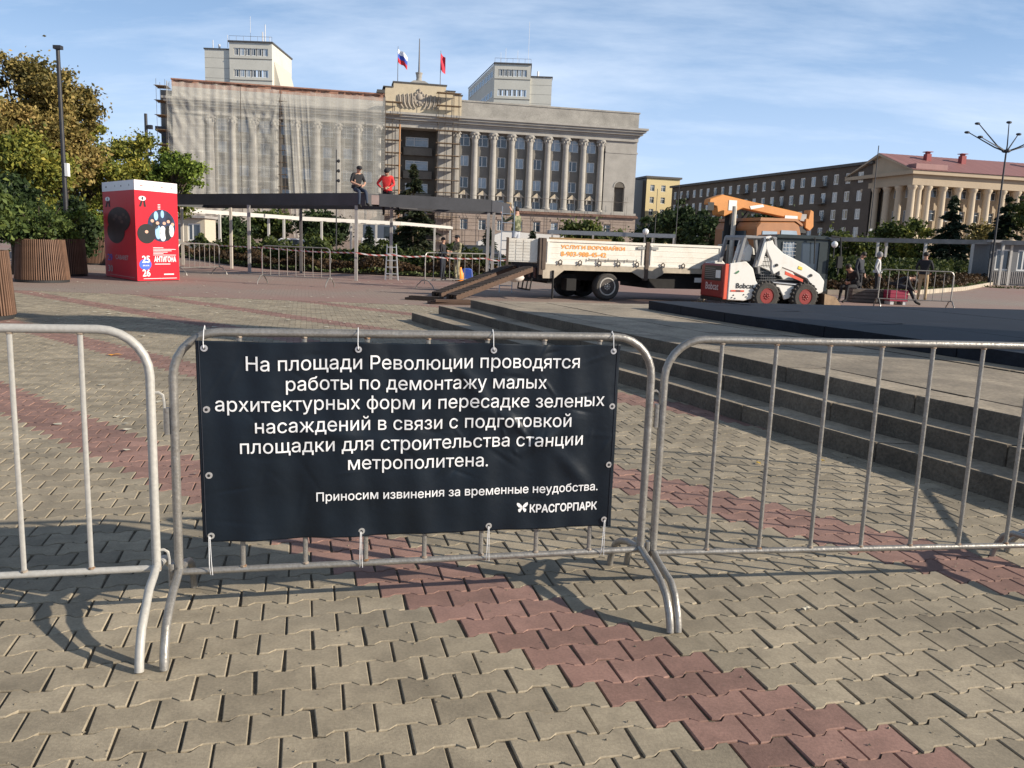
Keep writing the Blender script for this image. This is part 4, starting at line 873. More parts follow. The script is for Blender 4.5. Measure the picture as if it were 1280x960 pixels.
rooftop(t, [(1.0, 2, zl, 2.2, .09), (2.6, 1, zl, 1.2, .22), (ha+3.5, 2, zh, 5.5, .04), (hb-2.2, 1, zh, 2.4, .14), (hb-1.7, 1, zh, 3.8, .09), (hb-.8, 1, zh, 1.6, .07), (ha-.4, 0, zh-1, 2.4, .05)])
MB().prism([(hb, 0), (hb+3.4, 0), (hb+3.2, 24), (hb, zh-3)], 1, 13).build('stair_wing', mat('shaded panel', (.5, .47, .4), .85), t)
t, la, lb, ha, hb, zl, zh = tower(690, 663, 618, 97, 81, 185, True, 'white panel tower behind the right wing with its grey side wall running back')
rooftop(t, [(ha+1.2, 1, zh, 2.6, .04), (ha+2.2, 3, zh, 4.0, .04), (ha+4.8, 2, zh, 3.4, .04), (hb-.6, 1, zh, 9, .04), (lb-3, 1, zl, 1.4, .25)])
sd_ = MB(); q0 = AT(618, 84, 185); q1 = AT(585, 118, 215)
dx, dy = q1.x-q0.x, 215-185
sd_.add([(0, -.34, 0), (dx, dy, 0), (dx, dy, zh), (0, -.34, zh)], [(0, 1, 2, 3)]); sd_.add([(0, -.34, zh), (dx, dy, zh), (dx+10, dy, zh), (hb, -.34, zh)], [(0, 1, 2, 3)]); sd_.build('side_wall', PANEL, t)
ang = math.atan2(dy, dx)
for k in range(5):
    for j in range(9): 
        f = (j+.6)/10; window(t, 0, 0, 2.6, 1.4, kind=0, bright=False, rz=ang+pi, loc=(dx*(f+.08), dy*(f+.08)-.35, zh-2.45-k*4.05))
MB().add([(-.1, -.5, zh), (dx-.1, dy, zh), (dx-.1, dy, zh+.3), (-.1, -.5, zh+.3)], [(0, 1, 2, 3)]).build('roof_edge', ROOFM, t)

# ---------------------------------------------------------------- colonnaded building on the right
YEL = mat('ochre stucco', (.42, .335, .235), .85, var=.08, scale=.3, fine=.05); REDR = mat('red sheet roof', (.27, .13, .12), .6, var=.12, scale=.5, stretch=(3, .3, 1))
q = AT(1143, 213, 140); q2 = AT(1280, 222, 145); ra = math.atan2(145-140, q2.x-q.x)
rb = empty('colonnaded_building', (q.x, 140, 0), ra, 'ochre building with a red roof, white columns and a pediment on its left end', 'building')
ze = q.z; zr = ze+3.2; Lb = 62; Db = 16.4
wops = []
for k in range(20):
    for z0 in (12.2, 8.3, 4.4): wops.append((2.6+k*2.95, 4.1+k*2.95, z0, z0+1.8))
wall_open(2.2, Lb, 0, ze-2.2, wops, .3, 2.6).build('wall', YEL, rb)
for o in wops: window(rb, o[0], o[2], 1.5, 1.8, y=2.8, kind=1, bright=False)
MB().add([(2.2, 2.6, 0), (2.2, Db-2.6, 0), (2.2, Db-2.6, ze-2.2), (2.2, 2.6, ze-2.2)], [(0, 1, 2, 3)]).build('wall', YEL, rb)
for k in range(4):
    for z0 in (12.0, 8.0, 4.6): window(rb, 0, 0, 1.3, 1.9, kind=1, rz=-pi/2, loc=(2.15, Db-3.4-k*2.9, z0), bright=True)
m_ = MB(); m_.box(-.3, Lb, -.3, Db+.3, ze-2.3, ze-1.4); m_.box(-.15, Lb, -.15, Db+.15, ze-1.398, ze-.6); m_.box(-.9, Lb, -.9, Db+.9, ze-.598, ze); m_.build('entablature', YEL, rb)
MB().prism([(-.9, ze+.002), (Db+.9, ze+.002), (Db/2, zr)], -.25, 1.2, 'x').build('pediment', YEL, rb)
m_ = MB(); m_.prism([(-1.0, ze+.003), (-.55, ze+.003), (Db/2, zr-.15), (Db/2, zr+.25)], -.95, -.2, 'x'); m_.prism([(Db+1.0, ze+.003), (Db+.55, ze+.003), (Db/2, zr-.15), (Db/2, zr+.25)], -.95, -.2, 'x'); m_.build('raking_cornice', YEL, rb)
m_ = MB(); m_.add([(-.95, -1.1, ze+.03), (Lb, -1.1, ze+.03), (Lb, Db/2, zr+.3), (-.95, Db/2, zr+.3), (-.95, Db+1.1, ze+.03), (Lb, Db+1.1, ze+.03)], [(0, 1, 2, 3), (3, 2, 5, 4)]); m_.build('roof', REDR, rb)
for x in np.arange(.5, Lb, 1.0): MB().add([(x, -1.1, ze+.05), (x+.06, -1.1, ze+.05), (x+.06, Db/2, zr+.34), (x, Db/2, zr+.34)], [(0, 1, 2, 3)]).build('roof_seam', mat('roof seam', (.22, .10, .09), .6), rb)
for x, y, h in ((6.6, 5.5, 2.1), (13.2, 5.0, 2.1), (21.5, 8.3, 1.2), (27.6, 5, 2.3), (30, 6.5, 1.8), (37, 5.3, 2), (2.4, 8, .6)):
    m_ = MB(); m_.box(x-.45, x+.45, y-.45, y+.45, ze+.8, ze+1.4+h); m_.box(x-.6, x+.6, y-.6, y+.6, ze+1.7+h, ze+1.8+h); m_.box(x-.3, x+.3, y-.3, y+.3, ze+1.4+h, ze+1.7+h); m_.build('chimney', mat('maroon chimney', (.28, .05, .05), .7, var=.15), rb)
m_ = MB(); m_.prism([(0, 0), (1.6, 0), (.8, .9)], 1.5, 4.5, 'y'); m_ = MB(); m_.box(-.2, 5.8, -.6, 1.4, ze+.25, ze+1.1); m_.build('roof_dormer', REDR, rb)
cprof = [(.72, 0), (.72, .3), (.62, .5), (.60, 4), (.55, 7.6), (.60, 7.75), (.72, 8.0), (.8, 8.2), (.8, 8.45)]
ccm = MB().lathe([(r, z) for r, z in cprof], 14).mesh('column', mat('pale column stucco', (.52, .43, .31), .8, var=.08, scale=1), smooth=True)
for k in range(20): obj('column', ccm, rb, (.35+2.95*k, .5, ze-2.31-8.45))
obj('column', ccm, rb, (1.55, .5, ze-2.31-8.45))
for k in range(1, 6): obj('column', ccm, rb, (.35, .5+k*3.08, ze-2.31-8.45))
MB().box(-.6, Lb, -.6, Db+.6, 0, ze-2.31-8.45).build('podium', YEL, rb)

# ---------------------------------------------------------------- dark apartment block and yellow block behind it
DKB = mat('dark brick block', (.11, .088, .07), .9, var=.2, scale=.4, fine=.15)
p0 = AT(1082, 300, 150); p1 = AT(836, 300, 223); dv_ = (p0-p1).to_2d(); ang = math.atan2(dv_.y, dv_.x); Lk = dv_.length
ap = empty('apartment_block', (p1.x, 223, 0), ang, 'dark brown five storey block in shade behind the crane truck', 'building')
ops = []; n_ = int(Lk/3.4)
for k in range(n_):
    for f in range(5): ops.append((1+k*3.4, 2.5+k*3.4, 2+f*3.25, 3.9+f*3.25))
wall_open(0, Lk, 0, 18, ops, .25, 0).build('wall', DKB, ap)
for o in ops: window(ap, o[0], o[2], 1.5, 1.9, y=.15, kind=3, bright=None)
for k in range(2, n_, 4):
    for f in range(1, 5): m_ = MB(); m_.box(.6+k*3.4, 2.9+k*3.4, -1, 0, 1.7+f*3.25, 1.85+f*3.25); m_.box(.6+k*3.4, 2.9+k*3.4, -1, -.93, 1.85+f*3.25, 2.8+f*3.25); m_.build('balcony', DKB, ap)
m_ = MB(); m_.box(0, Lk, .40, 12, 0, 17.9); m_.box(-.4, Lk+.4, -.6, 12.4, 18, 18.5); m_.build('roof', ROOFM, ap)
yb = AT(804, 300, 230); yb2 = AT(834, 300, 236)
yy_ = empty('yellow_building', (yb.x, 230, 0), R_(14), 'small sunlit yellow apartment building between the columned building and the dark block', 'building')
Wy = (yb2-yb).to_2d().length; ops = []
for k in range(2):
    for f in range(6): ops.append((1.1+k*3.2, 2.4+k*3.2, 1.5+f*3.2, 3.2+f*3.2))
wall_open(0, Wy, 0, 21, ops, .3, 0).build('wall', mat('yellow stucco', (.62, .5, .27), .85, var=.06), yy_)
for o in ops: window(yy_, o[0], o[2], 1.3, 1.7, y=.15, kind=1, bright=False)
m_ = MB(); m_.box(-.01, Wy+.01, .32, 12, 0, 20.9); m_.box(-.4, Wy+.4, -.5, 12.5, 21, 21.5); m_.build('roof', ROOFM, yy_)
MB().box(-2.8, -.05, 2.5, 12, 0, 20.5).build('grey_wing', mat('grey wing', (.28, .29, .29), .8, var=.1), yy_)

# low distant blocks that close the view left and right
def far_block(px0, px1, ytop, Y, label, mt, fl=4):
    a = AT(px0, ytop, Y); b = AT(px1, ytop, Y); t = empty('apartment_block', (a.x, Y, 0), 0, label, 'building'); W_ = b.x-a.x; h = a.z; ops = []
    nn = max(1, int(W_/3.3))
    for k in range(nn):
        for f in range(fl): ops.append((.9+k*W_/nn, 2.2+k*W_/nn, 1.4+f*h/fl, 1.4+f*h/fl+1.5))
    wall_open(0, W_, 0, h, ops, .3, 0).build('wall', mt, t)
    for o in ops: window(t, o[0], o[2], 1.3, 1.5, y=.15, kind=1, bright=False)
    m_ = MB(); m_.box(0, W_, .32, 12, 0, h-.1); m_.box(-.4, W_+.4, -.5, 12.5, h, h+.5); m_.build('roof', ROOFM, t)
far_block(-240, 40, 190, 150, 'grey apartment block hidden behind the big autumn tree', STONE2, 5)
# ================================================================ DARK CANOPY BEING DISMANTLED
FASC = mat('dark grey fascia', (.045, .045, .05), .5, var=.25, scale=1.5, fine=.1)
POSTW = mat('cream post', (.52, .47, .40), .6, var=.15, scale=3); POSTG = mat('grey post', (.33, .31, .29), .55, var=.2, scale=3)
POSTD = mat('dark post', (.12, .11, .105), .6, var=.2)
WOODP = mat('fresh plywood', (.62, .42, .2), .8, var=.15, scale=6)
def V3(x, y, z=0): return Vector((x, y, z))
def canopy(line, off, label, z0, z1, posts, group=None, fm=FASC, pm_=POSTG, th=.06, name='canopy', rear=True, pr_=.11, cross=True):
    """line: front edge polyline; off: vector to the rear edge"""
    t = empty(name, (line[0][0], line[0][1], 0), 0, label, 'canopy', group); o0 = Vector((line[0][0], line[0][1], 0))
    L = [Vector((p[0], p[1], 0))-o0 for p in line]; off = Vector((off[0], off[1], 0))
    for k, s in enumerate((0, 1) if rear else (0,)):
        for a, b in zip(L, L[1:]):
            A_, B_ = a+off*s, b+off*s; MB().bar(A_+V3(0, 0, (z0+z1)/2), B_+V3(0, 0, (z0+z1)/2), th, z1-z0).build('fascia' if k == 0 else 'rear_beam', fm, t)
    if rear:
        for p in (L[0], L[-1]): MB().bar(p+V3(0, 0, (z0+z1)/2-.005), p+off+V3(0, 0, (z0+z1)/2-.005), th, z1-z0-.02).build('end_fascia', fm, t)
        if cross:
            for a, b in zip(L, L[1:]):
                n = max(1, int((b-a).length/1.6))
                for i in range(1, n): q = a.lerp(b, i/n); MB().bar(q+V3(0, 0, z1-.14), q+off+V3(0, 0, z1-.14), .06, .16).build('cross_beam', POSTD, t)
    for x, y, mm in posts: MB().box(-pr_/2, pr_/2, -pr_/2, pr_/2, 0, z0).build('post', mm, t, loc=(x-o0.x, y-o0.y, 0))
    return t
_dirA = Vector((-5.07, 3.4)).normalized()
fA = [(-5.6, 31.0), (-5.6+_dirA.x*13.2, 31.0+_dirA.y*13.2)]
pa = [tuple(G(445, 351).to_2d())+(POSTG,), tuple(G(376.4, 341).to_2d())+(POSTD,), tuple(G(312, 341).to_2d())+(POSTG,), tuple(G(289.6, 335.6).to_2d())+(POSTW,), tuple(G(229, 331).to_2d())+(POSTW,), (-16.2, 38.2, POSTW)]
canopy(fA, (1.6, 2.3), 'long canopy frame with dark grey fascia running left from the man in black', 2.76, 3.22, pa, 'dark canopy frames on the plaza')
fB = [(-5.15, 31.25), (-1.05, 32.6)]
canopy(fB, (.75, 2.5), 'canopy frame with dark grey fascia ending in pale plywood by the truck', 2.76, 3.22, [(-1.15, 32.7, POSTG), (-.95, 33.0, POSTG), (-5.0, 33.3, POSTG)], 'dark canopy frames on the plaza')
cB = bpy.data.objects['canopy.001']
MB().box(-.35, -.15, -.15, .25, 2.74, 3.26).build('plywood_end', WOODP, cB, loc=(4.85+.15, 3.8, 0))
MB().bar((-.45, -.05, 2.99), (.0, .0, 2.99), .05, .34).build('bare_beam_end', mat('bare pinkish board', (.4, .3, .27), .8), cB)

# pale pergolas farther back
WHB = mat('white pergola paint', (.50, .48, .44), .6, var=.08)
def pg(pts, z1, th, label, posts, fm, pmat, off=(0, 2.5), pw=.16):
    line = []
    for px, py, hy_ in pts:
        hz = 307.5+.037*(px-640); Y = (z1-CH)*FPX/(hz-py); a = AT(px, py, Y); line.append((a.x, a.y))
    ps = []
    for px, f in posts:
        k = 0
        for i, (a, b) in enumerate(zip(pts, pts[1:])):
            if a[0] <= px <= b[0]: k = i
        # intersect the view line through px with the front edge
        a, b = Vector(line[k]), Vector(line[k+1]); r = ray(px, 300); s = r.x/r.y
        den = (b.x-a.x)-s*(b.y-a.y); tt = (s*a.y-a.x)/den if abs(den) > 1e-6 else .5
        p = a.lerp(b, tt); ps.append((p.x+off[0]*f, p.y+off[1]*f, pmat))
    canopy(line, off, label, z1-th, z1, ps, 'pale pergolas at the back of the plaza', fm, pmat, .1, 'pergola', True, pw, True)
pg([(200, 258, 0), (233, 261.5, 0), (373, 271.5, 0), (500, 278, 0), (563, 283.5, 0)], 3.2, .27, 'white pergola curving behind the dark canopy on the left', [(275, 0), (325, .9), (355, 0), (402, 0), (432, .9), (470, 0), (543, 0), (560, .9)], WHB, WHB)
pg([(686, 288, 0), (844, 293.5, 0)], 3.1, .34, 'grey blue pergola beam above the truck bed', [(690, 0), (741, 0), (806, 0), (820, .8), (842, 0)], mat('grey blue beam', (.22, .24, .26), .6, var=.15), POSTG)
pg([(985, 296, 0), (1150, 299.5, 0), (1300, 302.5, 0)], 3.15, .30, 'weathered grey pergola in front of the conifers on the right', [(1037, 0), (1098, 0), (1125, .9), (1158, 0), (1176, .9), (1217, 0), (1255, 0), (1279, .5)], mat('weathered beam', (.24, .225, .205), .8, var=.35, scale=1.5), WHB)

# ================================================================ FOLIAGE
BARK = mat('bark', (.06, .045, .03), .9, var=.3, scale=12)
def tree(px, Y, ytop, wpx, zc0, label, leafm, n, leafs, seed, blobs=None, nb=26, rs=None, name='tree', group='trees around the plaza', lean=0):
    a = AT(px, ytop, Y); top = a.z; W_ = wpx*Y/FPX/2
    t = empty(name, (a.x, Y, 0), 0, label, 'tree', group)
    cz = (top+zc0)/2; rz = (top-zc0)/2; r = (rs or W_*.34)*.92
    bl = crown_blobs(0, 0, cz, max(.1, W_-r*.35), max(.1, W_*.8-r*.3), max(.1, rz-r*.25), int(nb*1.7), r*.85, seed)
    foliage('crown', bl, n, leafs, leafm, seed, t)
    rg = random.Random(seed+1); m_ = MB(); tr = .018*top+.05
    m_.tube([(0, 0, 0), (.05, 0, zc0*.6), (-.05, .05, cz), (0, 0, top-.25*rz)], [tr, tr*.8, tr*.5, tr*.12], 8)
    for b in bl[:14]:
        z0 = zc0*.6+(cz-zc0*.6)*rg.uniform(.1, 1); m_.tube([(0, 0, z0), (b[0]*.5, b[1]*.5, z0+(b[2]-z0)*.6), (b[0], b[1], b[2])], [tr*.4, tr*.25, tr*.06], 5)
    m_.build('trunk', BARK, t, smooth=True); return t
def conifer(px, Y, ytop, wpx, label, leafm, n, seed, zb=.3, size=.28):
    a = AT(px, ytop, Y); H_ = a.z; W_ = wpx*Y/FPX/2; t = empty('conifer', (a.x, Y, 0), 0, label, 'tree', 'conifers beyond the plaza')
    rg = np.random.default_rng(seed); lv = np.sort(rg.uniform(0, 1, 110)); V = []
    br = MB()
    for v in lv:
        z = zb+(H_-zb)*v; L_ = W_*(1-v)**.8*rg.uniform(.65, 1.12)+.12; an = rg.uniform(0, 2*pi)
        k = int(n/110*(.35+1.3*(1-v)))+6; s = rg.uniform(.1, 1, k); d = np.stack([np.cos(an)*s*L_, np.sin(an)*s*L_, -.30*s*L_], 1)
        d += rg.normal(0, 1, (k, 3))*np.array([.12, .12, .07])*L_*s[:, None]+rg.normal(0, .05, (k, 3)); c = d+np.array([0, 0, z])
        u = np.stack([np.cos(an)+rg.normal(0, .5, k), np.sin(an)+rg.normal(0, .5, k), rg.normal(-.35, .3, k)], 1); u /= np.linalg.norm(u, axis=1)[:, None]
        w3 = np.cross(u, rg.normal(size=(k, 3))); w3 /= np.linalg.norm(w3, axis=1)[:, None]; sz = (size*rg.uniform(.5, 1.2, k))[:, None]
        V.append(np.stack([c-u*sz, c-w3*sz*.3, c+u*sz, c+w3*sz*.3], 1).reshape(-1, 3))
        if v < .9: br.tube([(0, 0, z), (cos(an)*L_*.8, sin(an)*L_*.8, z-.24*L_)], [.035, .01], 4)
    V = np.concatenate(V); obj('crown', fastmesh('crown', V, np.arange(len(V)).reshape(-1, 4), leafm), t)
    br.tube([(0, 0, 0), (0, 0, H_-.1)], [.16, .02], 8); br.build('trunk', BARK, t); return t
LEAFD = leafmat('deep green leaf', (.014, .027, .010), (.05, .078, .025), (.10, .13, .035))
LEAFM = leafmat('olive tree leaf', (.03, .05, .014), (.13, .155, .035), (.24, .23, .05))
SPRUCE = leafmat('spruce needles', (.008, .018, .010), (.030, .048, .024), (.06, .075, .03))
SPRUCER = leafmat('spruce with brown tips', (.014, .022, .010), (.05, .062, .026), (.16, .10, .05))
tree(22, 36, 64, 150, 3.2, 'tall autumn tree with orange brown crown at the left edge', LEAFO, 34000, .095, 11, nb=46, rs=1.05)
tree(72, 37.5, 74, 95, 3.0, 'tall autumn tree with yellowing crown behind the tall lamp pole', LEAFO, 24000, .095, 12, nb=34, rs=.9)
tree(-70, 33, 60, 160, 2.8, 'autumn tree wholly beyond the left edge', LEAFO, 14000, .14, 13, nb=30, rs=1.1)
tree(28, 33, 165, 130, 1.6, 'yellow green lower tree beneath the autumn crown at the left edge', LEAFY, 26000, .09, 14, nb=30, rs=.9)
tree(104, 41, 150, 130, 1.2, 'yellow green tree behind the left half of the red kiosk', LEAFY, 32000, .095, 15, nb=46, rs=.85)
tree(168, 47, 168, 150, 1.0, 'yellow green tree directly above the red kiosk', LEAFY, 36000, .095, 16, nb=60, rs=.95)
tree(216, 43, 188, 92, 3.6, 'small green tree whose branch reaches over the netted building', LEAFB, 11000, .085, 17, nb=20, rs=.6)
tree(95, 31, 245, 60, .5, 'dark bushy young tree in the shade between planters and pole', LEAFD, 10000, .09, 18, nb=20, rs=.6)
tree(10, 27, 215, 90, 1.0, 'dense dark bush tree filling the left edge above the planters', LEAFD, 14000, .09, 19, nb=26, rs=.7)
for i, (px, Y, yt, wp, zc, lab, lm, n, ls, nb, rs) in enumerate((
    (285, 84, 272, 60, .8, 'dark green bush under the left part of the white pergola', LEAFD, 4500, .22, 16, 1.3),
    (336, 88, 262, 62, .8, 'broad dark tree with reddish top under the dark canopy', LEAFM, 5500, .22, 18, 1.5),
    (412, 86, 262, 74, .8, 'broad dark green tree behind the second dark canopy post', LEAFD, 6500, .22, 20, 1.6),
    (392, 70, 290, 40, .5, 'low round bush in front of the broad dark tree', LEAFM, 2500, .16, 12, .7),
    (728, 105, 276, 62, 1.2, 'green bushy tree rising above the truck side board lettering', LEAFM, 4500, .26, 16, 1.9),
    (765, 112, 284, 40, 1.0, 'small green bush before the corner of the columned building', LEAFM, 2500, .24, 12, 1.4),
    (822, 118, 266, 62, 1.0, 'dark green tree below the yellow building', LEAFD, 6000, .28, 18, 2.2),
    (852, 90, 246, 46, 1.5, 'tall dark tree left of the crane arm', LEAFD, 6000, .22, 18, 1.6),
    (885, 80, 258, 56, .4, 'dark drooping tree directly behind the truck side boards', LEAFD, 8000, .2, 22, 1.3),
    (965, 96, 262, 80, .6, 'dark tree mass behind the orange cab', LEAFD, 6500, .22, 22, 1.8),
    (1062, 84, 286, 78, .4, 'olive green shrub tree under the right pergola', LEAFM, 6000, .2, 20, 1.4),
    (1128, 78, 262, 62, .4, 'light olive tree left of the big spruce on the right', LEAFM, 6500, .19, 18, 1.3),
    (1150, 74, 285, 50, .3, 'bright olive bush at the foot of the columns', LEAFY, 4500, .17, 16, 1.0),
    (1236, 80, 268, 56, .6, 'brownish autumn bush between the two right spruces', LEAFO, 4500, .19, 16, 1.3),
    (1320, 70, 215, 90, 2, 'broad green tree beyond the right edge', LEAFM, 6000, .2, 20, 1.6))):
    tree(px, Y, yt, wp, zc, lab, lm, n, ls, 30+i, nb=nb, rs=rs, name='bush_tree' if zc < 1 else 'tree')
conifer(517, 86, 207, 66, 'tall spruce with brown cones standing before the portal', SPRUCER, 15000, 51, size=.3)
conifer(1194, 72, 246, 62, 'dark spruce in front of the ochre columns, nearest the middle of them', SPRUCE, 12000, 52, size=.26)
conifer(1262, 74, 248, 72, 'broad dark spruce behind the many armed lamp', SPRUCE, 12000, 53, size=.26)
conifer(461, 82, 283, 22, 'small young spruce beside the white van', SPRUCE, 2500, 54, size=.18)
conifer(611, 84, 284, 24, 'small young spruce right of the plywood canopy end', SPRUCE, 2500, 55, size=.18)
conifer(666, 92, 289, 24, 'small young spruce behind the front of the truck bed', SPRUCE, 2500, 56, size=.18)

# hedge beds
def bed(front, deep, label, seed, curb=False, zl=.75, zt=1.45):
    f = [Vector((p[0], p[1])) for p in front]; rg = np.random.default_rng(seed)
    t = empty('hedge_bed', (f[0].x, f[0].y, 0), 0, label, 'flower bed'); o0 = f[0]
    segs = [(a, b) for a, b in zip(f, f[1:])]; ln = np.array([(b-a).length for a, b in segs]); 
    for nm, d0, d1, z0, z1, n, size, lm in (('low_hedge', .25, deep*.45, .0, zl, int(620*ln.sum()), .075, leafmat('red brown hedge', (.03, .022, .012), (.10, .06, .03), (.17, .10, .05))), ('tall_hedge', deep*.45, deep, .1, zt, int(520*ln.sum()), .10, leafmat('green hedge', (.02, .035, .010), (.075, .095, .022), (.14, .15, .03))), ('edge_flowers', .0, .6, .0, .3, int(110*ln.sum()), .06, leafmat('flower edge', (.04, .06, .02), (.13, .16, .05), (.5, .48, .4)))):
        idx = rg.choice(len(segs), n, p=ln/ln.sum()); s = rg.uniform(0, 1, n); A_ = np.array([[*segs[i][0], *segs[i][1]] for i in idx])
        base = A_[:, :2]+(A_[:, 2:]-A_[:, :2])*s[:, None]; dr = (A_[:, 2:]-A_[:, :2]); dr /= np.linalg.norm(dr, axis=1)[:, None]; nr = np.stack([-dr[:, 1], dr[:, 0]], 1); nr *= np.sign(nr[:, 1])[:, None]
        dd = rg.uniform(d0, d1, n); p = base+nr*dd[:, None]; hgt = z1*(.72+.2*np.sin(p[:, 0]*1.7)+.18*np.sin(p[:, 0]*4.3+p[:, 1]*2.1))
        z = z0+(hgt-z0)*rg.uniform(0, 1, n)**.45; c = np.stack([p[:, 0]-o0.x, p[:, 1]-o0.y, z], 1)
        u = rg.normal(size=(n, 3)); u[:, 2] += .6; u /= np.linalg.norm(u, axis=1)[:, None]; v = np.cross(u, rg.normal(size=(n, 3))); v /= np.linalg.norm(v, axis=1)[:, None]; sz = (size*rg.uniform(.6, 1.5, n))[:, None]
        V = np.stack([c-u*sz, c-v*sz*.6, c+u*sz, c+v*sz*.6], 1).reshape(-1, 3); stuff(obj(nm, fastmesh(nm, V, np.arange(n*4).reshape(-1, 4), lm), t))
    soil = MB()
    for a, b in segs:
        d = (b-a).normalized(); nn = Vector((-d.y, d.x)); nn = nn if nn.y > 0 else -nn
        q = [a-o0, b-o0, b-o0+nn*deep, a-o0+nn*deep]; soil.add([(p.x, p.y, .05) for p in q], [(0, 1, 2, 3)])
        L_ = (b-a).length; k = max(1, int(L_/1.0))
        for i in range(k):
            p0_, p1_ = a.lerp(b, (i+.02)/k)-o0, a.lerp(b, (i+.98)/k)-o0
            if curb: MB().bar((p0_.x, p0_.y, .10), (p1_.x, p1_.y, .10), .14, .2).build('kerb_stone', mat('pale kerb', (.42, .36, .28), .85, var=.2, scale=2), t)
    soil.build('soil', mat('dark soil', (.035, .028, .02), .95), t)
bed([G(p, q).to_2d() for p, q in ((205, 321), (233, 322.5), (300, 333), (350, 337.5), (400, 340.5), (500, 345), (600, 349), (680, 352))], 4.2, 'long curved bed of red brown and green hedge behind the dark canopy', 61)
bed([G(p, q).to_2d() for p, q in ((985, 366), (1060, 369), (1110, 370), (1160, 367), (1205, 363), (1240, 356), (1256, 350))], 5.0, 'curved hedge bed with a pale kerb behind the people on the right', 62, curb=True, zt=1.55)
g_ = MB(); c0 = G(1262, 356); 
stuff(tag(foliage('grass_patch', [(c0.x-6+2*k, c0.y-9+.6*k, .0, 1.6, 1.2, .16) for k in range(5)], 1500, .06, leafmat('green hedge', (0, 0, 0), (0, 0, 0)), 63), 'low grass at the end of the right hedge bed', 'grass'))

# ================================================================ LAMPS AND POLES
PST = mat('dark lamp pole', (.035, .035, .038), .5, .3, var=.2)
def pole(px, Y, ytop, r, label, extra=None, name='lamp_post'):
    a = AT(px, ytop, Y); t = empty(name, (a.x, Y, 0), 0, label, 'pole'); MB().tube([(0, 0, 0), (0, 0, .5), (0, 0, .52), (0, 0, a.z)], [r*1.6, r*1.6, r, r*.75], 10).build('pole', PST, t, smooth=True)
    if extra: extra(t, a.z)
    return t
def ex1(t, h): MB().box(.06, .17, -.08, .08, 3.35, 3.8).build('white_box', WFRAME, t); MB().box(-.12, .14, -.1, .1, h-.12, h).build('pole_cap', PST, t)
pole(72, 30, 57, .085, 'tall plain dark pole with a small white box at the left', ex1)
def ex2(t, h):
    m_ = MB()
    for z in (h-.9, h-1.9, h-2.5): m_.box(.12, .38, -.1, .1, z, z+.24); m_.tube([(0, 0, z+.15), (.2, 0, z+.15)], .03, 5)
    m_.build('floodlight', PST, t); MB().box(.1, .38, -.05, .05, 2.9, 3.8).build('white_sign', WFRAME, t)
pole(182, 52, 142, .12, 'dark pole carrying three small floodlights above the kiosk', ex2)
def ex3(t, h):
    for s in (0, 1, 2): MB().ball((.16, 0, h-.8-s*.7), .12, .1, .13, 8).build('floodlight', PST, t)
pole(420.5, 62, 187, .05, 'thin grey pole with round lights before the netted facade', ex3)
def ex4(t, h):
    c = h
    for k, (dx_, dz_) in enumerate(((-2.35, 1.15), (-2.1, .70), (-1.75, 1.75), (-.40, 1.7), (1.0, 1.15), (1.9, .9), (2.2, .6))):
        yy_ = (-1) ** k*.6; MB().tube([(0, 0, c-.1), (dx_*.3, yy_*.4, c+dz_*.18), (dx_, yy_, c+dz_)], [.055, .045, .03], 6).build('arm', PST, t, smooth=True)
        MB().ball((dx_*1.05, yy_*1.05, c+dz_+.02), .2, .13, .09, 8).build('lamp_head', PST, t)
    MB().ball((0, 0, c-.05), .3, .3, .12, 8).build('hub', PST, t)
pole(1258, 58, 188, .075, 'tall dark lamp post with a fan of thin arms on the right', ex4)
def ex5(t, h): MB().box(-.12, .12, -.3, -.08, 4.2, 4.7).build('white_box', WFRAME, t)
pole(1098.5, 90, 182, .06, 'thin dark pole in front of the ochre pediment', ex5)
pole(849, 76, 232, .035, 'thin grey pole above the right end of the truck boards')
pole(822, 84, 236, .035, 'thin dark pole in front of the yellow building')
def ex6(t, h): MB().ball((0, 0, h+.15), .25, .25, .25, 10).build('globe', mat('milk glass', (.75, .75, .72), .3), t)
pole(1043, 64, 308, .05, 'short lamp with a white globe under the right pergola', ex6)
pole(807, 66, 292, .05, 'short lamp with a white globe left of the truck board joint', ex6)

# booths, awning, cars
def booth(px0, px1, ytop, Y, label, mt, ribs=False):
    a = AT(px0, ytop, Y); b = AT(px1, ytop, Y); W_ = b.x-a.x; h = a.z; t = empty('booth', (a.x, Y, 0), 0, label, 'kiosk')
    wall_open(0, W_, 0, h, [(W_*.12, W_*.45, h*.35, h*.85), (W_*.58, W_*.9, h*.35, h*.85)], .12, 0).build('wall', mt, t)
    for u in (.12, .58): window(t, W_*u, h*.35, W_*.33, h*.5, y=.1, kind=0, bright=False)
    m_ = MB(); m_.box(0, W_, .13, 2.5, 0, h-.02); m_.build('body', mt, t); MB().box(-.2, W_+.2, -.4, 2.7, h, h+.18).build('roof', POSTG, t)
    if ribs:
        for k in range(24): MB().box(W_*k/24, W_*k/24+.05, -.05, -.003, .1, h*.33).build('rib', POSTG, t)
booth(205, 255, 271, 66, 'cream booth with a dark window seen right of the red kiosk', mat('cream booth', (.52, .46, .36), .7, var=.08))
booth(1240, 1300, 303, 60, 'grey ribbed kiosk booth at the right edge', mat('grey ribbed booth', (.16, .165, .17), .7, var=.15), True)
q = AT(598, 289, 112); t = empty('white_awning', (q.x, 112, 0), R_(6), 'long low white awning stretched before the base of the columned building', 'awning')
m_ = MB(); m_.prism([(0, 1.9), (3.5, 3.4), (14.5, 3.0), (14.5, 0), (0, 0)], 0, 4); m_.build('canvas', mat('white canvas', (.72, .70, .66), .7, var=.05), t)
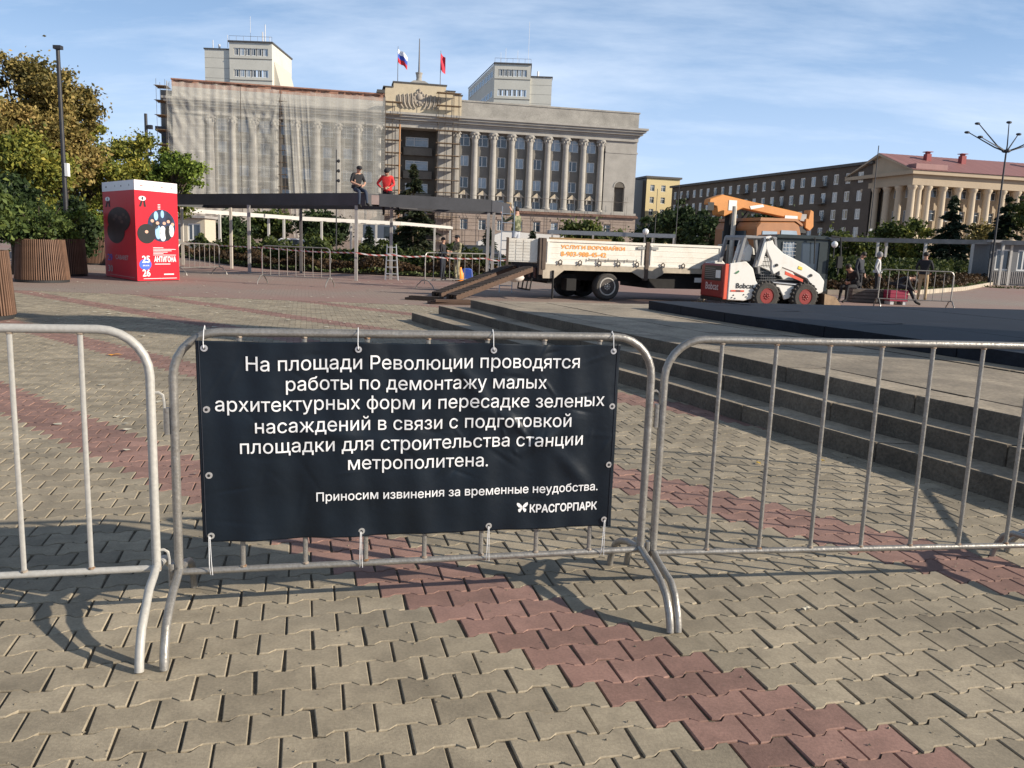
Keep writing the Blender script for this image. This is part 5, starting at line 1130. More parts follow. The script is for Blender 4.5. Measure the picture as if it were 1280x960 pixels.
def car(px, Y, rz, col, label, kind='car', L_=4.4, Hh=1.45):
    a = AT(px, 310, Y); t = empty('parked_' + kind, (a.x, Y, 0), rz, label, kind, 'vehicles parked beyond the hedge')
    if kind == 'car': pr_ = [(-L_/2, .35), (-L_/2, .8), (-L_*.42, .95), (-L_*.28, Hh), (L_*.12, Hh), (L_*.27, .95), (L_*.47, .85), (L_/2, .65), (L_/2, .35)]; wn = [(-L_*.38, .98), (-L_*.27, Hh-.1), (L_*.11, Hh-.1), (L_*.23, .98)]
    else: pr_ = [(-L_/2, .35), (-L_/2, Hh), (L_*.34, Hh), (L_*.44, 1.15), (L_/2, 1.0), (L_/2, .35)]; wn = [(L_*.05, 1.15), (L_*.05, Hh-.2), (L_*.33, Hh-.2), (L_*.41, 1.15)]
    pm2 = mat('paint ' + label[:12], col, .3, .1, var=.05)
    MB().prism(pr_, -.85, .85).build('body', pm2, t, bevel=.06)
    MB().prism(wn, -.86, .86).build('side_window', GLASS, t)
    for x in (-L_*.31, L_*.31):
        for s in (-1, 1): w_ = MB().lathe([(.0, -.1), (.31, -.1), (.33, 0), (.31, .1), (0, .1)], 14, (x, s*.78, .33), 'y').build('wheel', BLACK, t)
    for s in (-1, 1): MB().box(L_/2-.02, L_/2+.02, s*.55-.15, s*.55+.15, .6, .75).build('headlight', WFRAME, t); MB().box(-L_/2-.02, -L_/2+.02, s*.6-.12, s*.6+.12, .65, .85).build('tail_light', mat('red lamp', (.4, .02, .02), .3), t)
car(592, 62, R_(190), (.03, .035, .04), 'dark car half hidden behind the hedge right of the camouflage man')
car(472, 96, R_(8), (.7, .7, .7), 'white van behind the hedge near the small spruce', 'van', 3.6, 1.8)
car(372, 70, R_(4), (.62, .62, .62), 'pale car glimpsed behind the hedge under the white pergola')
car(478, 112, R_(4), (.10, .12, .15), 'dark grey covered van behind the spruce', 'van', 5, 3.6)

# ================================================================ CRANE TRUCK
TO = Vector((.72, 23.9, 0)); TA = R_(20)
trk = empty('crane_truck', TO, TA, 'flatbed crane truck with dirty white side boards, orange cab and folded orange crane', 'truck')
TW = mat('dirty white board', (.74, .70, .62), .7, var=.08, scale=1.5, col2=(.60, .52, .42), thr=(.5, .8), fine=.06, bump=.1)
TR = mat('rusty truck frame', (.09, .065, .05), .85, var=.5, scale=3); TB = mat('truck underside', (.012, .011, .011), .85, var=.3)
TOR = mat('orange truck paint', (.56, .22, .045), .55, var=.16, scale=1.5, fine=.06); TORD = mat('faded orange cab', (.36, .15, .055), .5, var=.15, scale=2)
L1, L2, LB = 0.0, 3.3, 6.15; zb0, zb1 = .92, 1.72
# side boards (camera side y=0, far side y=2.35)
for x0, x1 in ((.12, 3.29), (3.45, 5.97)):
    m_ = MB(); m_.box(x0, x1, 0, .04, zb0+.12, zb1)
    for z in (zb0+.26, zb0+.42, zb0+.58): m_.box(x0+.02, x1-.02, -.008, -.001, z, z+.012)
    m_.build('side_board', TW, trk, bevel=.004); m_ = MB(); m_.box(x0, x1, -.03, -.002, zb1-.06, zb1+.01); m_.box(x0, x1, -.02, -.002, zb0+.10, zb0+.15); m_.build('board_rail', TW, trk)
    for s in (x0+.06, x1-.06): MB().box(s-.03, s+.03, -.025, -.003, zb0+.12, zb1).build('board_edge', TW, trk)
    MB().box(x0, x1, 2.31, 2.35, zb0+.12, zb1).build('side_board', TW, trk)
m_ = MB()
for k in range(8): m_.box(.24, 2.2, .06, .1, zb0+.14+k*.095, zb0+.2+k*.095)
m_.build('inner_planks', PLANK, trk)
for x in (.05, 3.37, 6.05): MB().box(x-.06, x+.06, -.04, .12, zb0-.3 if x > 3 and x < 4 else zb0-.05, zb1+.04).build('stake_post', TR, trk, bevel=.01)
for x in (3.15, 3.6): MB().box(x-.12, x+.12, -.05, -.03, zb1-.18, zb1-.10).build('latch', mat('grey latch', (.25, .25, .24), .6), trk)
for x in [.55+.62*k for k in range(5)]+[3.9, 4.6, 5.3]: MB().tube([(x-.05, -.04, zb0+.10), (x-.05, -.06, zb0+.2), (x, -.07, zb0+.235), (x+.05, -.06, zb0+.2), (x+.05, -.04, zb0+.10)], .018, 5).build('hinge', TR, trk, smooth=True)
MB().tube([(1.45, -.05, zb0+.27), (3.0, -.05, zb0+.27)], .012, 5).build('lashing_rail', POSTD, trk)
for k in range(6): MB().tube([(1.45+.31*k, -.05, zb0+.23), (1.45+.31*k, -.05, zb0+.32)], .012, 5).build('lashing_hook', POSTD, trk)
m_ = MB(); m_.prism([(.0, zb0+.1), (6.1, zb0+.1), (6.1, zb0-.06), (4.0, zb0-.06), (3.7, zb0-.24), (3.25, zb0-.24), (2.9, zb0-.06), (.7, zb0-.06), (.4, zb0-.3), (.05, zb0-.3)], -.01, .05); m_.build('skirt', mat('dirty beige skirt', (.42, .36, .28), .8, var=.25, scale=3), trk)
MB().box(.0, 6.1, .06, 2.3, zb0+.02, zb0+.12).build('deck', PLANK, trk)
# rear gate, seen from behind
gt = empty('tail_gate', (-.06, .12, 0), R_(166)); gt.parent = trk
MB().box(0, .92, -.02, .02, zb0+.14, zb1).build('gate_panel', TW, gt)
for k in range(7):
    for j in range(4): MB().box(.04+j*.215, .225+j*.215, .021, .034, zb0+.18+k*.085, zb0+.25+k*.085).build('gate_plank', TW, gt)
for k in (0.0, .90): MB().box(k-.035, k+.035, -.04, .045, zb0+.05, zb1+.02).build('gate_post', TR, gt)
for y in (.04, 2.36): MB().box(-.08, .04, y-.06, y+.06, zb0-.2, zb1+.04).build('corner_post', TR, trk)
m_ = MB(); m_.box(-.05, .3, .1, 2.3, .55, zb0+.1); m_.box(0, 8.9, .75, .95, .55, .85); m_.box(0, 8.9, 1.45, 1.65, .55, .85); m_.box(.4, 1.3, .5, 1.9, .45, .75); m_.box(3.6, 5.8, .25, 2.1, .38, .86); m_.build('chassis', TB, trk)
for k in range(5): MB().box(-.09, -.055, .25+k*.42, .4+k*.42, .62, .9).build('rear_lamp', mat('dirty lamp', (.1, .04, .03), .6), trk)
m_ = MB()
for z in (.28, .55): m_.tube([(-.35, -.05, z), (-.35, .95, z), ], .025, 5)
for y in (-.05, .25, .6, .95): m_.tube([(-.35, y, .28), (-.3, y, .62)], .022, 5)
m_.tube([(.35, -.04, .04), (.35, -.04, .85)], .03, 6); m_.build('rear_step_frame', TB, trk)
MB().box(.85, 1.15, .1, .5, .28, .62).build('mud_flap', TB, trk)
MB().box(5.05, 5.6, -.03, -.015, .60, .74).build('number_plate', WFRAME, trk)
def wheel(parent, x, y, r, w_, tyre, rim, name='wheel', hubm=None, rr=.6, side=-1, lugs=0):
    t = empty(name, (x, y, r)); t.parent = parent
    p = [(r*rr, -w_/2), (r*.86, -w_/2-.01), (r*.97, -w_/2+.03), (r, -w_/4), (r, w_/4), (r*.97, w_/2-.03), (r*.86, w_/2+.01), (r*rr, w_/2)]
    MB().lathe(p, 28, axis='y', cap=False).build('tyre', tyre, t, smooth=True)
    if lugs:
        m_ = MB()
        for k in range(lugs):
            a = 2*pi*k/lugs
            for s in (-1, 1): m_.bar((cos(a)*r*1.0, s*w_*.42, sin(a)*r*1.0), (cos(a+.12)*r*1.0, s*w_*.03, sin(a+.12)*r*1.0), .05, .06, up=(cos(a), 0, sin(a)))
        m_.build('tread_lugs', tyre, t)
    s = side; MB().lathe([(r*rr, s*w_*.46), (r*rr*.92, s*w_*.44), (r*rr*.85, s*w_*.18), (r*.28, s*w_*.12), (r*.26, s*w_*.40), (r*.10, s*w_*.46), (.0, s*w_*.46)] if s > 0 else [(r*rr, s*w_*.46), (r*rr*.92, s*w_*.44), (r*rr*.85, s*w_*.18), (r*.28, s*w_*.12), (r*.26, s*w_*.40), (r*.10, s*w_*.46), (.001, s*w_*.46)], 24, axis='y').build('rim', rim, t, smooth=False)
    m_ = MB()
    for k in range(8): a = 2*pi*k/8; m_.ball((cos(a)*r*.19, s*w_*.44, sin(a)*r*.19), .03, .03, .03, 6)
    m_.ball((0, s*w_*.44, 0), .045, .04, .045, 8)
    m_.build('wheel_nuts', hubm or rim, t)
    return t
TYR = mat('dusty tyre', (.055, .05, .045), .9, var=.25, scale=8, bump=.4); RIMD = mat('dark steel rim', (.07, .06, .055), .6, .3, var=.4, scale=6); HUBL = mat('pale hub', (.5, .47, .42), .6, .2)
wheel(trk, 2.15, .2, .41, .28, TYR, RIMD, hubm=HUBL); wheel(trk, 2.15, 1.95, .41, .5, BLACK, RIMD, side=1); wheel(trk, 1.62, 1.9, .41, .4, BLACK, RIMD)
MB().lathe([(.225, .0), (.25, -.014), (.268, 0)], 24, (2.15, .058, .41), 'y', cap=False).build('rim_ring', HUBL, trk)
wheel(trk, 8.1, .2, .41, .28, TYR, RIMD); wheel(trk, 8.1, 2.1, .41, .28, TYR, RIMD, side=1)
text_on('side_lettering', 'УСЛУГИ ВОРОВАЙКИ', lambda x, z: Vector((x, -.012, z)), .58, 2.62, zb1-.24, mat('orange lettering', (.85, .34, .06), .6), trk, bold=.03, h=.135)
text_on('side_lettering', '8-903-988-45-42', lambda x, z: Vector((x, -.012, z)), .58, 2.02, zb1-.45, mat('orange lettering', (.85, .34, .06), .6), trk, bold=.03, h=.125)
_before = set(bpy.data.objects)
# cab
m_ = MB(); prc = [(6.55, .75), (6.55, 2.35), (6.7, 2.55), (8.0, 2.6), (8.2, 2.5), (8.45, 1.75), (8.62, 1.6), (8.62, .55), (8.1, .55), (8.0, .85), (7.75, .95), (7.2, .95), (7.0, .75)]
m_.prism(prc, .02, 2.3); m_.build('cab', TORD, trk, bevel=.05)
m_ = MB(); m_.prism([(7.5, 1.75), (7.5, 2.3), (8.08, 2.3), (8.3, 1.75)], .0, 2.32); m_.build('door_window', GLASSL, trk)
MB().box(6.53, 6.56, .5, 1.8, 1.75, 2.25).build('rear_window', GLASS, trk); MB().box(6.8, 7.35, .0, .04, 1.78, 2.25).build('quarter_window', GLASSL, trk)
MB().prism([(6.68, 2.56), (8.02, 2.6), (8.3, 2.45), (8.3, 2.52), (8.05, 2.68), (6.7, 2.66)], 0, 2.3).build('roof_visor', TORD, trk)
m_ = MB(); m_.tube([(8.35, -.02, 2.1), (8.5, -.25, 2.15), (8.5, -.25, 1.75)], .015, 5); m_.box(8.46, 8.54, -.36, -.16, 1.7, 2.05); m_.build('mirror', DARK, trk)
MB().box(8.6, 8.66, .2, .55, .9, 1.1).build('headlight', WFRAME, trk); MB().box(8.6, 8.66, 1.75, 2.1, .9, 1.1).build('headlight', WFRAME, trk)
# crane
cz_ = [(5.9, 3.36), (5.45, 3.2), (5.42, 3.04), (5.72, 2.98), (5.78, 2.72), (6.02, 2.68), (6.7, 2.97), (9.0, 2.68), (9.05, 2.93), (7.0, 3.2)]
MB().prism(cz_, 1.0, 1.32).build('boom', TOR, trk, bevel=.02)
MB().prism([(9.0, 2.68), (9.25, 2.66), (9.25, 2.9), (9.03, 2.9)], 1.04, 1.28).build('boom_section', POSTG, trk)
m_ = MB(); m_.prism([(9.2, 2.45), (9.4, 2.35), (9.55, 2.5), (9.5, 3.0), (9.35, 3.05), (9.3, 2.75), (9.2, 2.75)], 1.0, 1.32); m_.build('boom_head', TOR, trk, bevel=.02)
m_ = MB(); m_.tube([(9.25, 1.15, 2.5), (9.2, 1.15, 2.2), (9.3, 1.15, 2.1)], .03, 6); m_.box(8.8, 9.3, 1.05, 1.25, 2.28, 2.5); m_.build('hook_block', DARK, trk)
m_ = MB(); m_.box(6.13, 6.4, .9, 1.4, .9, 1.8); m_.tube([(6.22, .75, 1.2), (6.22, .75, 3.0)], .075, 10); m_.build('crane_column', mat('dirty white column', (.55, .5, .42), .6, var=.2), trk)
m_ = MB(); m_.tube([(6.3, 1.15, 1.8), (6.35, 1.15, 2.9)], .16, 10); m_.tube([(6.45, 1.15, 2.2), (7.0, 1.15, 2.85)], .06, 8); m_.build('crane_mast', TB, trk)
MB().box(6.15, 6.45, .985, .998, 2.88, 3.2).build('crane_sign', WFRAME, trk); MB().prism([(7.0, 2.95), (7.5, 3.05), (7.45, 3.13), (6.95, 3.05)], .985, .998).build('crane_lettering_patch', WFRAME, trk)
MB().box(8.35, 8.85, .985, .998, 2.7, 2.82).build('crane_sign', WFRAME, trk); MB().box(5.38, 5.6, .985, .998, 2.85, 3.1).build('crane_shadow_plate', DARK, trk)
for o in set(bpy.data.objects)-_before:
    if o.parent == trk: o.location.x += .6; o.location.z -= .0
# outrigger leg leaning between truck and loader
MB().tube([(5.9, -.05, .75), (5.1, -.5, .18), (4.95, -.55, .06)], [.09, .08, .09], 8).build('outrigger', mat('dirty strut', (.35, .3, .24), .8), trk); MB().box(4.75, 5.1, -.75, -.4, 0.0, .06).build('outrigger_foot', PLANK, trk)

# ramps leaning on the truck tail, with boards under their toes
RW = mat('dark timber ramp', (.045, .03, .022), .85, var=.4, scale=3, stretch=(1, 6, 6)); RWL = mat('brown timber face', (.085, .05, .033), .85, var=.3, scale=3, stretch=(1, 6, 6))
def ramp(a, b, label, wd=.34, th=.13):
    a = Vector(a); b = Vector(b); t = empty('loading_ramp', (a.x, a.y, 0), 0, label, 'ramp', 'timber loading ramps'); o = Vector((a.x, a.y, 0)); d = (b-a).normalized(); s = Vector((0, 0, 1)).cross(d).normalized(); u = d.cross(s)
    for k in (-1, 1): MB().bar(a-o+s*k*(wd/2-.05), b-o+s*k*(wd/2-.05), .09, th).build('side_beam', RWL if k < 0 else RW, t)
    L_ = (b-a).length; n = int(L_/.16)
    for i in range(n): c = a-o+d*(i+.5)*L_/n+u*(th/2+.012); MB().bar(c-s*wd/2, c+s*wd/2, .12, .022, up=u).build('tread_board', RW, t)
tg = TO+Vector((-.1, .6, 0)); r1b = (.1, 24.9, .92); r2b = (-.35, 25.6, .92)
ramp((-1.62, 21.1, .14), (.35, 24.0, .86), 'dark timber ramp nearest the camera leaning on the truck tail')
ramp((-2.1, 22.2, .12), (-.15, 25.1, .86), 'dark timber ramp on the far side leaning on the truck tail')
t = empty('board_stack', (-1.62, 20.8, 0), R_(8), 'short stack of brown boards under the toe of the nearer ramp', 'boards')
for k, (x, y, z, w_) in enumerate(((0, 0, .03, 1.0), (0, .22, .03, 1.0), (.05, .02, .09, .9), (-.35, .1, .03, .4))): MB().box(-w_/2, w_/2, -.1, .1, -.03, .03).build('board', RWL, t, loc=(x, y, z), rz=.1*k)
t = empty('board_stack', (-2.3, 21.9, 0), R_(-12), 'dark board lying under the toe of the far ramp', 'boards'); MB().box(-.6, .6, -.12, .12, 0, .06).build('board', RW, t); MB().box(-.5, .4, -.1, .1, .06, .11).build('board', RW, t)

# ================================================================ SKID STEER LOADER
LO = Vector((5.72, 22.85, 0)); LA = R_(14.5)
ld = empty('skid_steer_loader', LO, LA, 'white skid steer loader with a red rear door and red wheel rims', 'loader')
ld.scale = (.97, .97, .97)
LW = mat('loader white', (.76, .74, .69), .4, var=.05, scale=2, col2=(.6, .52, .42), thr=(.55, .85)); LRD = mat('loader red', (.24, .025, .022), .45, var=.2, scale=3); LOR = mat('loader orange red', (.70, .10, .05), .45, var=.1); LG = mat('loader grey cage', (.22, .22, .225), .5, var=.15); LBK = mat('loader black', (.015, .015, .016), .5)
# lower frame between the tracks of wheels
MB().prism([(.3, .3), (3.05, .3), (3.05, .62), (2.6, .85), (.3, .85)], .28, 1.22).build('chassis', LBK, ld)
body = [(.12, .26), (.12, 1.28), (.62, 1.36), (.86, 1.16), (.98, .82), (1.1, .66), (1.26, .62), (1.1, .5), (.86, .3), (.62, .24)]
for y0, y1 in ((0, .09), (1.41, 1.5)): MB().prism(body, y0, y1).build('side_panel', LW, ld, bevel=.02)
fend = [(1.2, .60), (1.28, .74), (1.6, .80), (2.35, .72), (2.75, .62), (2.6, .42), (2.2, .36), (1.95, .30), (1.9, .42), (1.75, .64), (1.45, .68)]
for y0, y1 in ((.04, .10), (1.4, 1.46)): MB().prism(fend, y0, y1).build('chaincase_panel', LW, ld, bevel=.015)
m_ = MB(); m_.box(-.02, .12, .06, 1.44, .28, 1.26); m_.build('rear_door', LRD, ld, bevel=.05)
MB().box(-.03, -.021, .2, 1.2, .78, 1.2).build('rear_grille', LBK, ld); MB().box(-.04, -.031, .22, .5, .86, 1.08).build('warning_sign', WFRAME, ld)
for k in range(6): MB().box(-.037, -.0305, .55, 1.15, .84+k*.055, .855+k*.055).build('grille_slat', LG, ld)
MB().box(-.01, .11, .02, .065, .27, 1.27).build('door_edge', LOR, ld, bevel=.015)
m_ = MB(); m_.box(-.02, .45, .12, 1.38, .2, .3); m_.build('rear_bumper', LBK, ld)
text_on('door_lettering', 'Bobcat', lambda x, z: Vector((-.034, 1.25-x, z)), .18, .95, .52, mat('faded door print', (.62, .5, .48), .5), ld, bold=.02)
text_on('side_lettering', 'Bobcat', lambda x, z: Vector((x, -.012, z)), .36, .92, .60, LBK, ld, bold=.02)
MB().box(.2, .62, -.014, -.01, .5, .545).build('side_stripe', LOR, ld); MB().box(.35, .50, -.016, -.013, .505, .54).build('side_stripe', LBK, ld)
for k, (x, z) in enumerate(((.25, .33), (.35, .31), (.62, .42), (.7, .36), (.3, .4))): MB().ball((x, -.012, z), .02, .012, .02, 6).build('panel_bolt', LBK, ld)
m_ = MB(); m_.prism([(.27, 1.02), (.40, 1.10), (.42, 1.06), (.34, 1.0)], -.014, -.009); m_.build('side_decal', mat('green decal', (.05, .18, .08), .5), ld)
# cab cage
for y in (.22, 1.28):
    m_ = MB(); m_.prism([(.42, 1.3), (.60, 2.05), (.68, 2.05), (.52, 1.3)], y-.05, y+.05); m_.prism([(.98, 1.2), (1.18, 2.04), (1.28, 2.04), (1.1, 1.2)], y-.05, y+.05); m_.prism([(1.75, 1.0), (1.55, 2.03), (1.62, 2.03), (1.83, 1.0)], y-.05, y+.05); m_.build('cage_post', LG, ld)
MB().prism([(.58, 2.0), (.62, 2.09), (1.62, 2.08), (1.64, 2.0)], .16, 1.34).build('cage_roof', LG, ld, bevel=.02)
m_ = MB(); m_.box(.60, .66, .2, 1.3, 1.95, 2.02); m_.build('cage_bar', LG, ld)
m_ = MB()
for k in range(7): m_.tube([(1.22+.05*k, .25, 1.2), (1.26+.05*k, .25, 1.98)], .008, 4)
for k in range(6): m_.tube([(1.15, .25, 1.25+.12*k), (1.62, .25, 1.25+.12*k)], .008, 4)
m_.build('side_screen', LBK, ld); MB().box(.95, 1.25, .45, 1.05, .95, 1.55).build('seat_back', LBK, ld, bevel=.05); MB().box(1.2, 1.6, .45, 1.05, .85, 1.0).build('seat', LBK, ld, bevel=.03)
MB().prism([(.75, 1.36), (.95, 1.36), (1.0, 1.7), (.86, 1.86), (.72, 1.6)], .35, .9).build('white_guard', LW, ld, bevel=.02)
# lift arms
arm = [(1.16, 2.06), (1.34, 2.10), (1.46, 1.86), (1.78, 1.62), (2.5, 1.34), (3.02, 1.06), (3.2, .86), (3.18, .54), (3.0, .48), (2.9, .62), (2.62, .92), (2.1, 1.12), (1.78, 1.22), (1.7, 1.12), (1.52, 1.02), (1.44, 1.16), (1.42, 1.38), (1.28, 1.62), (1.22, 1.74)]
for y0, y1 in ((.0, .12), (1.38, 1.5)): MB().prism(arm, y0, y1).build('lift_arm', LW, ld, bevel=.015)
for y0, y1 in ((.005, .10), (1.4, 1.495)): MB().prism([(.98, 1.22), (1.12, 1.26), (1.30, 2.0), (1.18, 2.04)], y0, y1).build('arm_upright', LW, ld, bevel=.01)
m_ = MB()
for x, z in ((1.22, 1.98), (1.36, 2.02), (1.58, 1.28), (2.72, 1.02), (2.84, .68)): m_.lathe([(.04, -.03), (.045, 0), (.0, .001)], 12, (x, -.012, z), 'y')
m_.build('pivot_pins', LBK, ld)
MB().tube([(1.5, .06, .78), (2.85, .06, .70)], .045, 8).build('tilt_cylinder', mat('chrome rod', (.4, .4, .4), .25, .9), ld, smooth=True)
MB().prism([(1.9, 1.02), (2.5, .82), (2.5, .90), (1.9, 1.12)], .02, .05).build('red_reflector', LOR, ld); MB().prism([(2.28, 1.20), (2.42, 1.16), (2.42, 1.24), (2.3, 1.28)], -.014, -.002).build('yellow_sticker', mat('yellow sticker', (.8, .6, .05), .5), ld)
m_ = MB()
for k in range(7): m_.tube([(1.2+.07*k, .12, .72), (1.2+.07*k, .12, 1.12)], .006, 4)
for k in range(5): m_.tube([(1.15, .12, .76+.08*k), (1.68, .12, .76+.08*k)], .006, 4)
m_.build('engine_grille', LG, ld)
MB().prism([(2.95, .35), (3.2, .35), (3.22, .95), (3.02, .98)], .2, 1.3).build('quick_coupler', LBK, ld)
m_ = MB(); m_.prism([(3.2, .05), (3.75, .0), (3.92, .0), (3.7, .12), (3.35, .16), (3.24, .5), (3.18, .5)], -.08, 1.58); m_.build('bucket', mat('worn brown bucket', (.12, .08, .055), .7, .3, var=.4, scale=4), ld)
for y0, y1 in ((-.1, -.075), (1.575, 1.6)): MB().prism([(3.18, .5), (3.2, .05), (3.92, .0), (3.55, .42)], y0, y1).build('bucket_cheek', mat('worn tan bucket edge', (.30, .2, .12), .75, var=.3, scale=5), ld)
for x in (1.30, 2.55):
    wheel(ld, x, .02, .40, .27, TYR, LRD, rr=.55, lugs=22); wheel(ld, x, 1.48, .40, .27, TYR, LRD, rr=.55, side=1, lugs=22)
    MB().lathe([(.215, -.14), (.225, -.12), (.215, -.10)], 20, (x, .02, .40), 'y', cap=False).build('rim_ring', LOR, ld)

# dark cab of another machine glimpsed between the loader and the orange cab
TEAL = mat('dark teal cab', (.03, .042, .045), .45, var=.2); q = AT(950, 350, 26.0); dc = empty('machine_cab', (q.x, 24.9, 0), R_(6), 'dark teal machine cab with curved windows just behind the lift arms of the loader', 'machine')
zt_ = 2.13
m_ = wall_open(0, 1.75, .5, zt_-.12, [(.28, .68, 1.15, 1.92), (.86, 1.42, .95, 1.92)], .08, 0); m_.box(0, 1.75, .1, 1.4, .5, 1.0); m_.box(0, .08, .0, 1.4, 1.0, zt_-.12); m_.box(1.67, 1.75, 0, 1.4, 1.0, zt_-.12); m_.build('cab_frame', TEAL, dc)
MB().prism([(-.08, zt_-.12), (1.78, zt_-.12), (1.6, zt_), (.1, zt_)], -.06, 1.45).build('cab_roof', TEAL, dc, bevel=.02)
for x0_, x1_, z0_, z1_ in ((.28, .68, 1.15, 1.92), (.86, 1.42, .95, 1.92)): MB().box(x0_, x1_, .04, .05, z0_, z1_).build('window', GLASSL if x0_ < .5 else GLASS, dc)
m_ = MB()
for k in range(4): m_.tube([(.28+.1*k, -.02, 1.15), (.28+.1*k, -.02, 1.92)], .008, 4)
for k in range(7): m_.tube([(.28, -.02, 1.2+.11*k), (.68, -.02, 1.2+.11*k)], .008, 4)
m_.build('window_grille', WFRAME, dc)
m_ = MB(); m_.tube([(1.7, -.1, zt_), (2.0, -.1, 2.1), (2.05, -.1, 1.6), (2.0, -.1, 1.0)], .03, 6); m_.box(1.95, 2.1, -.16, -.04, 1.2, 1.55); m_.tube([(1.2, -.1, 2.08), (1.25, -.1, 1.3)], .02, 5); m_.build('mirror_arm', DARK, dc)
MB().box(.1, 1.9, .2, 1.3, .0, .55).build('cab_base', TB, dc)

# ================================================================ SMALL THINGS
ALU = mat('aluminium ladder', (.5, .5, .5), .35, .7, var=.1)
def ladder(loc, rz, h, label, w0=.48, spread=.75, steps=5):
    t = empty('step_ladder', loc, rz, label, 'ladder', 'step ladders')
    for s in (-1, 1):
        MB().bar((s*w0/2, -spread/2, 0), (s*w0*.36, 0, h), .03, .07).build('rail', ALU, t); MB().bar((s*w0/2, spread/2, 0), (s*w0*.36, .02, h), .025, .04).build('rear_rail', ALU, t)
    for k in range(steps): f = (k+1)/(steps+.4); MB().box(-w0/2+.07*f, w0/2-.07*f, -spread/2*(1-f)-.05, -spread/2*(1-f)+.08, h*f-.015, h*f+.015).build('step', ALU, t)
    MB().tube([(-w0*.5, -spread/2+.01, .12), (w0*.5, -spread/2+.01, .12)], .015, 5).build('stabiliser', ALU, t); return t
p = G(489, 350); ladder((p.x, p.y, 0), R_(12), 1.38, 'short aluminium step ladder under the man in the red jacket')
p = G(618, 349); ladder((p.x, p.y+.3, 0), R_(-15), 1.25, 'low step ladder beside the plywood canopy end')
t = empty('ladder', (-.32, 27.35, 0), 0, 'tall straight ladder leaning by the truck tail under the climbing man', 'ladder')
for s in (-1, 1): MB().bar((s*.2, -.55, 0), (s*.2, .12, 2.75), .03, .07).build('rail', ALU, t)
for k in range(9): f = (k+.8)/9.6; MB().tube([(-.2, -.55+.67*f, 2.75*f), (.2, -.55+.67*f, 2.75*f)], .016, 6).build('rung', ALU, t)
# striped barrier tape running between the posts
TAPE = bpy.data.materials.new('red and white tape'); TAPE.use_nodes = True
def _tape():
    t = TAPE.node_tree; b = t.nodes['Principled BSDF']; b.inputs['Roughness'].default_value = .5; tcn = N(t, 'ShaderNodeTexCoord'); sp = N(t, 'ShaderNodeSeparateXYZ'); t.links.new(tcn.outputs['Object'], sp.inputs[0])
    a = N(t, 'ShaderNodeMath', operation='MULTIPLY'); a.inputs[1].default_value = 3.2; t.links.new(sp.outputs[0], a.inputs[0]); z = N(t, 'ShaderNodeMath', operation='MULTIPLY_ADD'); z.inputs[1].default_value = 8; t.links.new(sp.outputs[2], z.inputs[0]); t.links.new(a.outputs[0], z.inputs[2])
    f = N(t, 'ShaderNodeMath', operation='FRACT'); t.links.new(z.outputs[0], f.inputs[0]); g = N(t, 'ShaderNodeMath', operation='GREATER_THAN'); g.inputs[1].default_value = .5; t.links.new(f.outputs[0], g.inputs[0])
    mxn = N(t, 'ShaderNodeMixRGB'); mxn.inputs[1].default_value = (.7, .66, .62, 1); mxn.inputs[2].default_value = (.42, .10, .08, 1); t.links.new(g.outputs[0], mxn.inputs[0]); t.links.new(mxn.outputs[0], b.inputs['Base Color'])
_tape()
tp = []
for px, py, z in ((229, 302, 1.0), (330, 309.5, 1.05), (445, 316, 1.08), (491, 318.5, 1.06), (531, 320, 1.05), (607, 323, 1.0), (632, 325, 1.0)):
    hz = 307.5+.037*(px-640); Y = (CH-z)*FPX/(py-hz); Y = min(max(Y, 31), 41); tp.append(AT(px, py, Y))
V = []; F = []
o0 = Vector((tp[0].x, tp[0].y, 0)); k = 0
for a, b in zip(tp, tp[1:]):
    for i in range(6):
        f = i/6; p = a.lerp(b, f)-o0; p.z -= .05*sin(pi*f); V += [(p.x, p.y, p.z-.025), (p.x, p.y+.01, p.z+.025)]
p = tp[-1]-o0; V += [(p.x, p.y, p.z-.025), (p.x, p.y+.01, p.z+.025)]
m_ = MB().add(V, [(2*i, 2*i+2, 2*i+3, 2*i+1) for i in range(len(V)//2-1)]); tag(m_.build('barrier_tape', TAPE, loc=o0), 'red and white striped tape strung past the dark canopy posts', 'tape')
# bits on the ground by the workers
def rods(px, py, col, label, n, seed):
    p = G(px, py); t = empty('tube_pile', (p.x, p.y, .12), 0, label, 'tubes', 'plastic tubes lying by the flower bed'); rg = random.Random(seed)
    for k in range(n): y = rg.uniform(-.3, .4); MB().tube([(-1.1+rg.uniform(-.2, .2), y, .05*k), (1.1+rg.uniform(-.2, .2), y+rg.uniform(-.4, .4), .05*k)], .035, 6).build('tube', mat(label[:10], col, .5), t)
rods(476, 342, (.75, .5, .05), 'yellow tubes lying beside the step ladder', 5, 1); rods(522, 343, (.62, .12, .06), 'orange red tubes lying left of the camouflage man', 6, 2)
p = G(583, 350); t = empty('tool_bag', (p.x, p.y, 0), 0, 'blue tool bag standing on the ground by the canopy post', 'bag'); MB().prism([(-.28, 0), (.28, 0), (.24, .45), (.1, .5), (-.1, .5), (-.24, .42)], -.15, .15).build('bag', mat('blue fabric', (.03, .09, .42), .8, var=.2), t, bevel=.04); MB().tube([(-.1, 0, .48), (0, 0, .62), (.1, 0, .48)], .02, 6).build('handle', DARK, t)
p = G(577, 351); t = empty('canister', (p.x-.05, p.y-.2, 0), 0, 'small orange canister next to the blue bag', 'canister'); MB().lathe([(.13, 0), (.15, .05), (.14, .3), (.08, .42), (.05, .55), (.03, .56)], 12).build('canister_body', mat('orange plastic', (.85, .28, .03), .5), t, smooth=True); MB().box(-.2, -.08, -.05, .05, .1, .18).build('handle', DARK, t)
